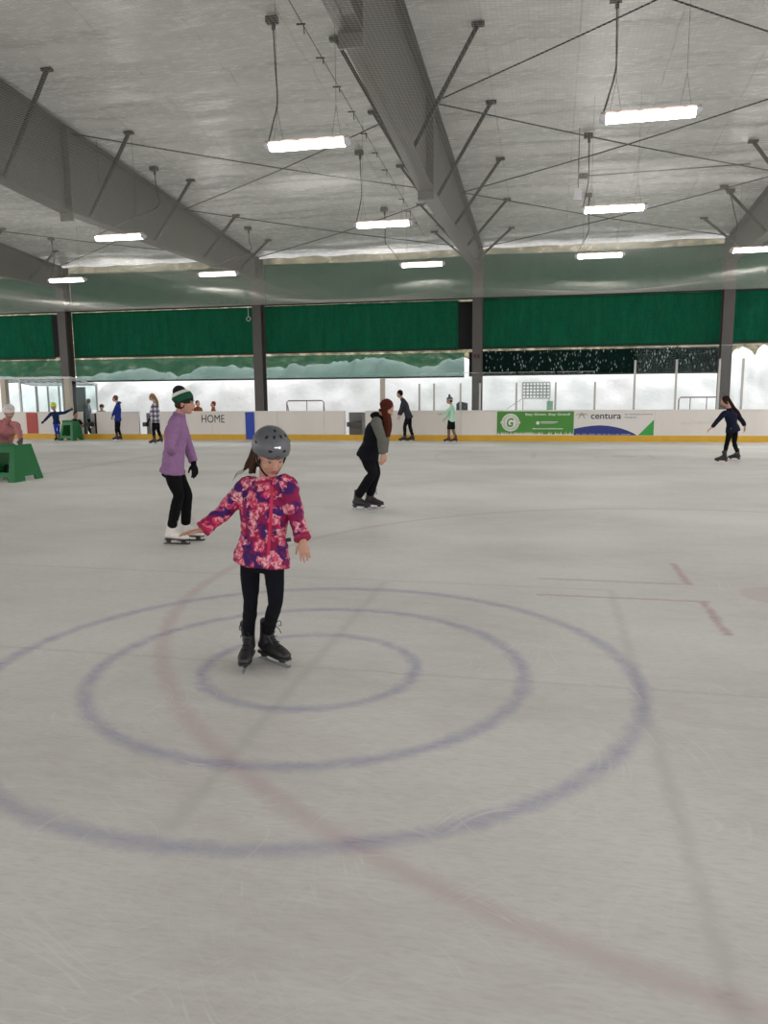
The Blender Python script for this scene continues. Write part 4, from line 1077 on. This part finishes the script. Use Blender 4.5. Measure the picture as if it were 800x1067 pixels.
def girl():
    Yg = 3.95
    def P(x, y, d=0): return W(x, y, Yg+d)
    fl = G(257, 699); fr = G(286, 694)
    org = (fl.x+.06, fl.y+.05, 0)
    tocam = V((-org[0], -org[1], 0)).normalized(); right = V((-tocam.y, tocam.x, 0))
    face = (tocam*math.cos(R(17))+right*math.sin(R(17)))*math.cos(R(27))+V((0, 0, -math.sin(R(27))))
    hL_, hR_ = P(260.5, 583, .03), P(285, 582, .0)
    lh = (P(196, 557, -.13)-P(212, 552, -.10)).normalized()
    J = dict(head=P(281.5, 474, -.02), face=face, neck=P(277, 500, .03), sL=P(257, 507, .03), sR=P(299, 505, -.0), eL=P(232, 534, -.02), eR=P(309, 537, .0), wL=P(210, 552.5, -.10), wR=P(315.5, 563, -.06),
             hL=hL_, hR=hR_, kL=P(261, 627, -.02), kR=P(287, 627, -.05),
             footL=(G(258, 694).x, G(258, 694).y, -78), footR=(G(285, 691).x, G(285, 691).y, math.degrees(math.atan2(G(303, 699).y-G(268, 686).y, G(303, 699).x-G(268, 686).x))),
             handL=(V((-1, -.45, -.12)), V((0, -.25, -1)), 1), handR=(V((.15, -.1, -1)), V((-.25, 1, 0)), -1))
    cfg = dict(S=.72, hs=.93, vox=.005, bvox=.0035, skin=SK, legs=fabric('black_leggings', (17, 19, 25), 90, .2), legs_name='leggings', legk=.95, ankr=.050, cuff=.03,
               jacket=jacket_floral(), jk=1.17, hem=.03, flare=1.0, jfold=.007, jfs=13, sleeve=1.24, cuffr=.050, cufft=.90, cuffm=mat('crimson_cuff', (150, 22, 62), .8), collar=.078, front=1.12, wide=1.20,
               boot=BOOTG, foot=.92, handS=.72, curl=.16, spread=.20, fr=.0085, fold=.003, hairm=mat('brown_brow', (80, 58, 45), .8), helmet=mat('matt_grey_helmet', (86, 88, 92), .45, .05, 40), helmet_detail=True)
    root, HL, HR, ax, up, pel, chest = figure('person', 'child in grey helmet and pink floral jacket skating in the foreground, arms out', None, org, J, cfg)
    hm = fabric('brown_hair', (58, 42, 32), 80, .3)
    bm = bmesh.new()
    for i in range(16):
        a = random.uniform(-1, 1); b = random.uniform(-1, 1)
        st = HL(.070+.012*b, -.045+.03*a, .02); tube(bm, [st, HL(.082+.012*b, -.045+.035*a, -.05), HL(.085+.02*b, -.06+.035*a, -.10), HL(.080+.03*b, -.09+.04*a, -.150-.02*random.random())], [.011, .011, .010, .004], n=6, sm=3)
    for i in range(8):
        a = i/7; st = HL(-.03+.09*a, -.085, .0); tube(bm, [st, HL(-.02+.09*a, -.09, -.07), HL(.0+.08*a, -.09, -.13)], [.013, .014, .006], n=6, sm=3)
    link_mesh('hair', remesh(bm, .005, 1), hm, root, org)
    bm = bmesh.new()
    for i in range(5):
        o_ = random.uniform(-.006, .006); tube(bm, [HL(.08, -.05, -.05), P(253+i*.3, 489+i*.6, .05), P(247, 492+i*.8, .05), P(243.5-i*.3, 499+i*.5, .05)], [.0016, .0012, .001, .0008], n=5, sm=3)
    mk('hair_wisp', bm, mat('pale_hair', (120, 105, 88), .7), root, org, True)
    # zip, pocket tag, elastic shin
    jk_ = [c for c in root.children if c.name.startswith('jacket')][0]
    from mathutils.bvhtree import BVHTree
    bv = BVHTree.FromPolygons([v.co+V(org) for v in jk_.data.vertices], [p.vertices for p in jk_.data.polygons])
    def snap(px, py):
        o_ = V((0, 0, H)); d_ = ray(px, py).normalized(); hit = bv.ray_cast(o_, d_)[0]
        return hit if hit is not None else P(px, py)
    pz = [snap(px, py)+V((0, -.001, 0)) for px, py in ((283, 506), (283, 515), (282.6, 524), (282.2, 533), (281.8, 542), (281.2, 551), (280.6, 560), (280, 569), (279.4, 578))]
    bm = bmesh.new(); tube(bm, pz, [(.010, .004)]*len(pz), n=8, ref=ax, sm=3, cap=.3)
    mk('zip', bm, mat('crimson_zip', (190, 24, 72), .6), root, org, True)
    bm = bmesh.new(); p = snap(297.5, 562.5)+V((.014, 0, 0)); obox(bm, p, (.016, 0, .003), (0, .004, 0), (-.002, 0, .010)); mk('pull_tab', bm, mat('navy_tab', (38, 34, 60), .6), root, org)
    # folded collar
    bm = bmesh.new()
    nk = V(J['neck']); fdir = V((tocam.x, tocam.y, 0))*.9+right*.3
    ring = [nk+V((math.cos(a*PI/10)*.062, math.sin(a*PI/10)*.058, -.012+.008*math.sin(a*PI/10+2))) for a in range(21)]
    wire(bm, ring, .011, 8); mk('collar', bm, mat('crimson_cuff', (150, 22, 62), .8), root, org, True)
girl()

# ---------------------------------------------------------------- generic profile helper for the others
def pts(Y): 
    def P(x, y, d=0): return W(x, y, Y+d)
    return P
def hd(v): return math.degrees(math.atan2(v[1], v[0]))

def purple():
    P = pts(7.5); f1 = G(184, 567); f2 = G(199, 563.5)
    def hat(root, org, HL, HR, hs):
        t = NT('striped_beanie'); x, y, z = t.xyz()
        band = t.ramp(t.math('ADD', t.math('MULTIPLY', z, 1.0), t.math('MULTIPLY', x, .42)), [(0, (0, 0, 0)), (1, (1, 1, 1))])
        # object coordinates: stripes measured from the ice up
        h = t.math('SUBTRACT', t.math('SUBTRACT', t.math('ADD', z, 0.0), t.math('MULTIPLY', t.math('SUBTRACT', x, HL(0, 0, 0).x-org[0]), .42)), HL(0, 0, .055).z)
        k = t.math('MULTIPLY', t.math('ADD', h, .085), 4.2)
        c = t.ramp(k, [(0.0, s2l((12, 30, 24))), (.10, s2l((14, 24, 22))), (.20, s2l((10, 74, 50))), (.52, s2l((205, 205, 195))), (.68, s2l((14, 17, 22)))], 'CONSTANT')
        t.base(c); t.rough(.95); t.bump(t.noise(70, 2), .5, .01)
        bm = bmesh.new(); ell(bm, HL(0, -.020, .055), (.092*hs, .112*hs, .098*hs), HR, 22); ell(bm, HL(0, -.06, .115), (.065*hs, .07*hs, .065*hs), HR, 16)
        tube(bm, [HL(0, -.022, .012), HL(0, -.020, .055)], [(.093*hs, .110*hs), (.095*hs, .114*hs)], n=20, ref=HR @ V((1, 0, 0)), cap=.15)
        bm2 = remesh(bm, .007, 2)
        link_mesh('beanie', bm2, t.m, root, org)
    J = dict(head=P(192.0, 420, 0), face=V((.97, .20, -.10)), neck=P(187, 431, .0), sL=P(187, 437, .17), sR=P(183, 438.5, -.17), eL=P(195, 461, .24), eR=P(177, 465, -.24), wL=P(201.5, 482, .20), wR=P(181.5, 474, -.02),
             hL=P(181, 489, .08), hR=P(178, 489, -.09), kL=P(194.5, 515, .06), kR=P(186, 516, -.08), footL=(f2.x, f2.y, 8), footR=(f1.x, f1.y, 2),
             handL=(V((.15, 0, -1)), V((-.6, .3, 0)), -1), handR=(V((.0, .1, -1)), V((0, 1, 0)), 1))
    cfg = dict(S=.97, hs=.98, vox=.009, bvox=.007, legs=fabric('black_tights', (14, 14, 16), 80, .2), legs_name='leggings', legk=1.02, ankr=.052, cuff=.07, jacket=fabric('lilac_fleece', (140, 106, 143), 45, .7), jk=1.10, hem=.03, flare=1.06, sleeve=1.10, cuffr=.048,
               collar=.066, boot=BOOTW, blade=BLADE_D, holder=mat('brown_sole', (50, 38, 34), .6), foot=.93, glove=fabric('black_glove', (16, 17, 20)), hair=('short', fabric('brown_hair', (58, 42, 32), 80, .3)), hat=hat, jfold=.010, jfs=7, curl=.25, gloves='L')
    figure('person', 'skater in lilac fleece, black leggings and green and white striped beanie', None, (f1.x, f1.y, 0), J, cfg)
purple()

def vest():
    P = pts(10.15); f1 = G(376, 531); f2 = G(389, 529.5)
    J = dict(head=P(402.5, 425.5, -.02), face=V((.80, .22, -.62)), neck=P(396, 434, .0), sL=P(396, 440, .17), sR=P(392, 440.5, -.17), eL=P(401, 457, .20), eR=P(397.5, 457, -.22), wL=P(400.5, 472, .10), wR=P(398.5, 473.5, -.20),
             hL=P(385, 474, .08), hR=P(381.5, 475, -.09), kL=P(391.5, 492, .06), kR=P(388, 493, -.08), footL=(f2.x, f2.y, 0), footR=(f1.x, f1.y, -14),
             handL=(V((.1, 0, -1)), V((-.6, .3, 0)), -1), handR=(V((-.05, -.1, -1)), V((-.5, .5, 0)), 1))
    hairm = fabric('auburn_hair', (74, 36, 25), 70, .4)
    cfg = dict(S=.96, hs=.98, vox=.010, bvox=.008, legs=fabric('black_jeans', (18, 18, 22), 80, .2), legk=1.15, ankr=.055, cuff=.03, jacket=fabric('olive_grey_sleeve', (98, 100, 92), 50, .5), vest=fabric('black_vest', (20, 22, 28), 40, .6), jk=1.22, hem=.03, flare=1.06, sleeve=1.25, front=1.08,
               collar=.095, boot=BOOTG, foot=.95, hair=('long', hairm, [P(402.5, 431, -.06), P(404.5, 443, -.10), P(404, 455, -.12)], .062), jfold=.008, curl=.4, hairm=hairm, hood=(.75, .2, .15))
    figure('person', 'skater with long auburn hair in black vest and grey sleeves, leaning forward', None, (f1.x, f1.y, 0), J, cfg)
vest()

def simple(name, label, Y, head, face, neck, s, e, w, h, k, feet, cfg, handd=None, dw=.16, group='skaters by the far boards'):
    """s,e,w,h,k: ((x,y,dy),(x,y,dy)) pixel pairs L,R on plane Y"""
    P = pts(Y)
    g = [G(*f[:2]) if len(f) < 4 else V((f[0], f[1], 0)) for f in feet]
    J = dict(head=P(*head), face=V(face), neck=P(*neck), sL=P(*s[0]), sR=P(*s[1]), eL=P(*e[0]), eR=P(*e[1]), wL=P(*w[0]), wR=P(*w[1]), hL=P(*h[0]), hR=P(*h[1]), kL=P(*k[0]), kR=P(*k[1]),
             footL=(g[0].x, g[0].y, feet[0][2]), footR=(g[1].x, g[1].y, feet[1][2]))
    if handd: J['handL'] = handd[0]; J['handR'] = handd[1]
    c = dict(vox=.016, bvox=.009, laces=False); c.update(cfg)
    return figure(name, label, group, (g[0].x, g[0].y, 0), J, c)

brown = fabric('brown_hair', (58, 42, 32), 80, .3)
# man in dark clothes, leaning, facing left
simple('person', 'adult in dark grey jacket and black trousers leaning forward by the far boards', 24.85, (416.5, 410.5, 0), (-.93, .1, -.35), (418.5, 415.5, 0), ((420, 418, -.18), (420.5, 417.5, .18)), ((417.5, 426.5, -.24), (420, 427, .24)), ((415, 432.5, -.2), (417, 433, .2)), ((425.5, 434, -.09), (426, 433.5, .09)), ((421.6, 444, -.09), (427, 444, .1)), ((420, 460.2, 180), (427.8, 459.9, 180)),
       dict(S=1.02, legs=fabric('black_jeans', (18, 18, 22)), jacket=fabric('charcoal_jacket', (52, 54, 62)), hair=('short', fabric('black_hair', (24, 20, 18))), jk=1.06, hem=.06, laces=False), (((-.1, 0, -1), (-1, 0, 0), 1), ((-.2, 0, -1), (-1, 0, 0), 1)))
def bobble(c1, c2, c3):
    def f(root, org, HL, HR, hs):
        bm = bmesh.new(); ell(bm, HL(0, -.01, .045), (.09*hs, .105*hs, .09*hs), HR, 18); h = mk('bobble_hat', bm, mat('hat_grey', c1, .9), root, org, True)
        bm = bmesh.new(); ell(bm, HL(0, -.02, .165), (.04*hs,)*3, HR, 14); mk('bobble', bm, mat('hat_bobble', c2, .9), h, org, True)
        bm = bmesh.new(); tube(bm, [HL(0, -.01, .015), HL(0, -.01, .04)], [(.094*hs, .109*hs)]*2, n=18, ref=HR @ V((1, 0, 0)), cap=.1); mk('hat_band', bm, mat('hat_band', c3, .9), h, org, True)
    return f
simple('person', 'child in mint jacket and grey bobble hat with one arm stretched out', 24.85, (468.3, 417.3, 0), (-.97, -.1, -.15), (470, 421.5, 0), ((470.3, 424.5, -.13), (471, 424, .13)), ((465, 429, -.2), (468, 430.5, .18)), ((459.5, 431.6, -.22), (464, 436, .14)), ((469.5, 438.5, -.07), (471, 438.5, .07)), ((467.5, 447.5, -.07), (472, 447.5, .07)), ((466, 460.8, 185), (473, 460.8, 180)),
       dict(S=.86, hs=.95, legs=fabric('tan_trousers', (120, 98, 80)), shorts=fabric('black_shorts', (20, 20, 22)), jacket=fabric('mint_jacket', (170, 212, 186)), hat=bobble((80, 84, 100), (34, 32, 44), (150, 152, 165)), hair=('short', brown), jk=1.08, hem=.02, boot=mat('maroon_boot', (70, 28, 34), .5)), (((-1, 0, .05), (0, 0, -1), 1), ((-.8, 0, -.6), (0, 0, -1), 1)))
# right hand skater in navy coat
hr = fabric('dark_brown_hair', (46, 32, 26), 70, .4)
P = pts(18.4)
simple('person', 'skater in long dark navy coat with long dark hair, skating left near the right edge', 18.4, (755.5, 418, 0), (-.86, .45, -.25), (759.5, 425.5, 0), ((754.5, 430.5, -.12), (767, 432, .16)), ((747, 439, -.2), (773.5, 439, .22)), ((741.5, 445.5, -.26), (776, 444, .2)), ((761, 447, -.08), (765.5, 447, .08)), ((757.5, 461, -.06), (765, 462, .1)), ((751.5, 482, 180), (765, 479.5, 150)),
       dict(S=.94, legs=fabric('black_tights', (14, 14, 16)), legk=.9, jacket=fabric('navy_coat', (22, 26, 44)), hair=('long', hr, [P(763, 424, .08), P(768, 430, .16), P(772, 437, .17)], .055), jk=1.10, hem=.06, flare=1.12, sleeve=1.05, vox=.012, blade=mat('pale_blade', (230, 205, 205), .3), foot=.95, hairm=hr), (((-.8, 0, -.7), (0, -.3, -1), 1), ((.1, 0, -1), (-1, 0, 0), 1)), group=None)
# child in lime helmet
simple('person', 'small child in lime helmet, navy jacket and bright blue trousers with arms spread', 24.95, (55.7, 424, 0), (.35, -.9, -.2), (57, 428.8, 0), ((53.8, 430.8, 0), (61.5, 430.6, 0)), ((49.5, 435, -.03), (67.5, 430, -.03)), ((45.8, 439, -.05), (73.5, 427, -.05)), ((57, 441.5, 0), (61, 441.5, 0)), ((58, 449, -.03), (61, 449, -.02)), ((58.5, 459.3, -80), (61.5, 459, -70)),
       dict(S=.76, hs=1.0, sleeve=1.3, legs=fabric('royal_blue_trousers', (26, 66, 168)), jacket=fabric('navy_jacket', (30, 44, 78)), helmet=mat('lime_helmet', (196, 222, 60), .4, .04), jk=1.12, hem=.02, glove=fabric('black_glove', (16, 17, 20)), legk=.88), (((-.7, 0, -.6), (0, -1, -.3), 1), ((1, 0, .3), (0, -1, -.3), -1)))
# child in blue jacket facing left
simple('person', 'child in blue jacket and black trousers facing left by the far boards', 25.1, (120.0, 415.3, 0), (-.93, -.25, -.1), (122.5, 420.3, 0), ((121.5, 423, -.13), (124, 422.6, .13)), ((118.8, 429, -.18), (124.5, 429.5, .16)), ((117, 434, -.16), (122, 435, .16)), ((122, 437.5, -.07), (123.5, 437.5, .07)), ((121, 447, -.06), (123.5, 447, .07)), ((120.8, 459, 182), (124.4, 458.6, 178)),
       dict(S=.90, hs=.96, legs=fabric('black_jeans', (18, 18, 22)), jacket=fabric('blue_jacket', (36, 56, 128)), hair=('short', fabric('mid_brown_hair', (92, 68, 50))), hood=(-.9, -.2, 0), jk=1.12, hem=.03))
# plaid
def plaid():
    t = NT('plaid_jacket'); x, y, z = t.xyz()
    def st(v, s, o): return t.math('GREATER_THAN', t.math('FRACT', t.math('MULTIPLY', t.math('ADD', v, o), s)), .55)
    a = st(z, 6.5, 0); b = st(t.math('ADD', x, t.math('MULTIPLY', y, .6)), 6.5, .04)
    c = t.mix(a, s2l((208, 204, 206)), s2l((120, 112, 150))); c = t.mix(t.math('MULTIPLY', b, .7), c, s2l((40, 38, 52))); t.base(c); t.rough(.95); return t.m
P = pts(23.8)
simple('person', 'skater with long fair hair in white and black plaid jacket and black trousers', 23.8, (158.3, 413.8, 0), (-.9, -.35, -.25), (161.3, 419.6, 0), ((159.2, 423, -.15), (163.5, 422.6, .15)), ((157, 430.5, -.2), (165, 431, .2)), ((155.5, 436, -.22), (163.5, 437.5, .12)), ((161, 439, -.08), (163.3, 439, .08)), ((160, 449, -.07), (165, 449, .07)), ((159.5, 462.6, 186), (166.5, 461.4, 176)),
       dict(S=.94, hs=.98, legs=fabric('black_jeans', (18, 18, 22)), legk=1.1, jacket=plaid(), hair=('long', fabric('fair_hair', (140, 112, 78)), [P(162, 416, .05), P(163.5, 420, .08), P(164, 424, .08)], .05), jk=1.12, hem=.03, glove=fabric('black_glove', (16, 17, 20)), gloves='L'), (((-.3, 0, -1), (-1, 0, 0), 1), ((-.3, 0, -1), (-1, 0, 0), 1)))
# adult in pink coat pushing the big green aid
simple('person', 'person in dusty pink coat and white helmet bending over the near green skating aid', 13.45, (9.5, 429.5, 0), (.45, -.75, -.45), (7.5, 437, .1), ((-2.5, 443.5, .18), (17, 442.5, .05)), ((-8, 453, .0), (20.5, 451.5, -.1)), ((-3, 459.5, -.42), (22, 458.5, -.40)), ((-1, 466, .38), (10, 466, .32)), ((0, 482, .2), (9, 482, .15)), ((-2, 500, -60), (8.5, 499, -60)),
       dict(S=.96, hs=.99, vox=.012, bvox=.008, legs=fabric('navy_trousers', (34, 44, 74)), jacket=fabric('dusty_pink_coat', (170, 112, 112), 40, .6), helmet=mat('white_helmet', (206, 200, 196), .45, .04), jk=1.20, hem=.02, sleeve=1.12, wide=1.08, collar=.085, hair=('short', brown), jfold=.012, glove=fabric('grey_glove', (90, 80, 82))), (((.35, -.75, -.25), (0, 0, -1), 1), ((.4, -.75, -.25), (0, 0, -1), -1)), group=None)
# child in black behind the far aid
simple('person', 'small child in black hunched over the far green skating aid', 25.42, (78.8, 432.3, -.02), (.75, -.5, -.3), (78.3, 436.8, .04), ((75.5, 438.6, .08), (83.2, 439, .1)), ((73.5, 443, .0), (86.5, 443.5, .02)), ((75, 441.5, -.14), (86, 442, -.14)), ((78, 446, .14), (82.5, 446, .14)), ((78, 451.5, .05), (83, 451.5, .05)), ((-16.80, 25.38, -75, 1), (-16.62, 25.38, -70, 1)),
       dict(S=.74, hs=.95, sleeve=1.25, legs=fabric('black_jeans', (18, 18, 22)), jacket=fabric('black_coat', (22, 22, 25)), hair=('short', fabric('black_hair', (24, 20, 18))), jk=1.15, hem=.0, hood=(.6, -.6, 0)), (((.5, -.6, -.3), (0, 0, -1), 1), ((.5, -.6, -.3), (0, 0, -1), -1)))

# people beyond the boards: only heads and shoulders show
def behind(px, py, face, jm, hm, label, S=.86, Y=26.95, hat=None, helmet=None):
    P = pts(Y); c = P(px, py)
    f = V(face).normalized(); r = V((f.y, -f.x, 0))*.14*S; z = c.z
    J = dict(head=c, face=V(face), neck=c-V((0, 0, .14*S))-f*.01, sL=c-r-V((0, 0, .22*S)), sR=c+r-V((0, 0, .22*S)))
    J['eL'] = J['sL']-r*.4-V((0, 0, .24*S)); J['eR'] = J['sR']+r*.4-V((0, 0, .24*S)); J['wL'] = J['eL']+f*.14*S-V((0, 0, .14*S)); J['wR'] = J['eR']+f*.14*S-V((0, 0, .14*S))
    hipz = z*.52; base = V((c.x, c.y, 0))
    J['hL'] = V((c.x, c.y, hipz))-r*.6; J['hR'] = V((c.x, c.y, hipz))+r*.6; J['kL'] = V((c.x, c.y, hipz*.52))-r*.6+f*.04; J['kR'] = V((c.x, c.y, hipz*.52))+r*.6+f*.04
    J['footL'] = ((base-r*.6).x, (base-r*.6).y, hd(f)); J['footR'] = ((base+r*.6).x, (base+r*.6).y, hd(f))
    cfg = dict(S=S, hs=.95, vox=.018, bvox=.010, legs=fabric('black_jeans', (18, 18, 22)), jacket=jm, jk=1.14, hem=.02, noskate=True, foot=.85, collar=.08)
    if hm: cfg['hair'] = ('short', hm)
    if hat: cfg['hat'] = hat
    figure('person', label, 'onlookers beyond the boards', (c.x, c.y, 0), J, cfg)
def beanie(rgb):
    def f(root, org, HL, HR, hs):
        bm = bmesh.new(); ell(bm, HL(0, -.01, .045), (.09*hs, .105*hs, .088*hs), HR, 18); mk('beanie', bm, mat('beanie_%d' % rgb[0], rgb, .9), root, org, True)
    return f
behind(206, 420.5, (.8, -.5, -.1), fabric('rust_coat', (120, 66, 36)), fabric('black_hair', (24, 20, 18)), 'onlooker in rust brown coat with dark hair, beyond boards left of HOME')
behind(222, 421.3, (-.8, -.5, -.1), fabric('ochre_coat', (128, 78, 50)), fabric('auburn_dark', (96, 50, 34)), 'onlooker in brown coat with reddish hair, directly above HOME', S=.80)
behind(106, 424.5, (.2, -.9, -.1), fabric('sand_coat', (150, 128, 116)), None, 'onlooker in dark beanie beyond the boards, left of the blue jacket child', hat=beanie((40, 42, 58)), S=.78)
behind(91.5, 418.5, (-.9, -.3, 0), fabric('grey_coat', (92, 96, 104)), fabric('mid_brown_hair', (92, 68, 50)), 'onlooker in grey seen through the end glass of the shelter', S=.92, Y=27.6)

# ---------------------------------------------------------------- green skating aids
def aid(label, c, yaw, w=.72, d=.62, h=.78, m=None, org=None):
    """plastic pusher frame: sloping window panel and two solid flared side panels"""
    root = thing('skating_aid', label, 'skating aid', (c[0], c[1], 0), 'green skating aids'); o = (c[0], c[1], 0)
    ca, sa = math.cos(R(yaw)), math.sin(R(yaw))
    def L(x, y, z): return V((c[0]+x*ca-y*sa, c[1]+x*sa+y*ca, z))
    def slab(bm, outer, y0, y1, lean=lambda x, z: 0):
        pass
    def panel(bm, outline, fn, th):
        """outline: list of quads in (u,v); fn maps (u,v,side)->point"""
        for q in outline:
            vs = [bm.verts.new(fn(u, v, 0)) for u, v in q] + [bm.verts.new(fn(u, v, th)) for u, v in q]
            for f in ((0,1,2,3),(7,6,5,4),(0,4,5,1),(1,5,6,2),(2,6,7,3),(3,7,4,0)): bm.faces.new([vs[i] for i in f])
    # front panel with window: u -1..1 , v 0..1 ; trapezoid, leaning back
    def front(u, v, t):
        hw = w/2*(1-.34*v); return L(u*hw, -d/2*(1-.55*v)+t, h*v)
    bm = bmesh.new()
    Q = lambda u0, u1, v0, v1: [(u0, v0), (u1, v0), (u1, v1), (u0, v1)]
    panel(bm, [Q(-1, -.62, 0, 1), Q(.62, 1, 0, 1), Q(-.62, .62, .80, 1), Q(-.62, .62, .12, .26)], front, .045)
    bmesh.ops.remove_doubles(bm, verts=bm.verts, dist=.0005); mk('window_panel', bm, m, root, o)
    for s in (-1, 1):
        def side(u, v, t, s=s):
            yy = (-d/2*(1-.55*v))*(1-u)/2+.05*(1-u)/2 + (d/2*(1-.30*v))*(1+u)/2
            return L(s*(w/2*(1-.34*v)-t), yy, h*v)
        bm = bmesh.new(); panel(bm, [Q(-1, -.35, 0, 1), Q(-.35, .45, .13, 1), Q(.45, 1, 0, 1)], side, .045)
        mk('side_panel', bm, m, root, o)
    bm = bmesh.new(); zt = h; 
    tube(bm, [L(-w/2*.64, -d*.22, zt), L(0, -d*.22, zt+.015), L(w/2*.64, -d*.22, zt)], [.03]*3, n=10); mk('grip', bm, m, root, o, True)
    return root
gp = mat('green_plastic', (12, 102, 50), .45, .08, 6)
ca_ = G(15.5, 503); aid('large green plastic skating aid pushed by the person in pink at the left edge', (ca_.x-.37, ca_.y+.42, 0), 0, w=.74, d=.84, h=.67, m=gp)
aid('far green plastic skating aid with a child in black, by the boards at left', (-16.74, 25.02, 0), -4, w=.62, d=.62, h=.68, m=gp)

# ------------------------------------------------------------------ world, camera, view
w = bpy.data.worlds.new('World'); bpy.context.scene.world = w; w.use_nodes = True
nt = w.node_tree; bg = nt.nodes['Background']
tc = nt.nodes.new('ShaderNodeTexCoord'); sp = nt.nodes.new('ShaderNodeSeparateXYZ'); rp = nt.nodes.new('ShaderNodeValToRGB')
nt.links.new(tc.outputs['Generated'], sp.inputs[0]); nt.links.new(sp.outputs[2], rp.inputs[0])
rp.color_ramp.elements[0].position = 0; rp.color_ramp.elements[0].color = (.90, .86, .87, 1)
rp.color_ramp.elements[1].position = .6; rp.color_ramp.elements[1].color = (.98, .95, .96, 1)
nt.links.new(rp.outputs[0], bg.inputs[0]); bg.inputs[1].default_value = 2.9

cam = bpy.data.cameras.new('camera'); co = bpy.data.objects.new('camera', cam); C.objects.link(co)
cam.sensor_fit = 'HORIZONTAL'; cam.sensor_width = 36; cam.lens = 36*F/800; cam.clip_end = 500; cam.clip_start = .05
m = Matrix((_r2, _u2, -_fw)).transposed().to_4x4(); m.translation = V((0, 0, H)); co.matrix_world = m
bpy.context.scene.camera = co
vs_ = bpy.context.scene.view_settings
vs_.view_transform = 'Standard'; vs_.look = 'None'; vs_.gamma = 1; vs_.use_curve_mapping = False; vs_.exposure = 0.0
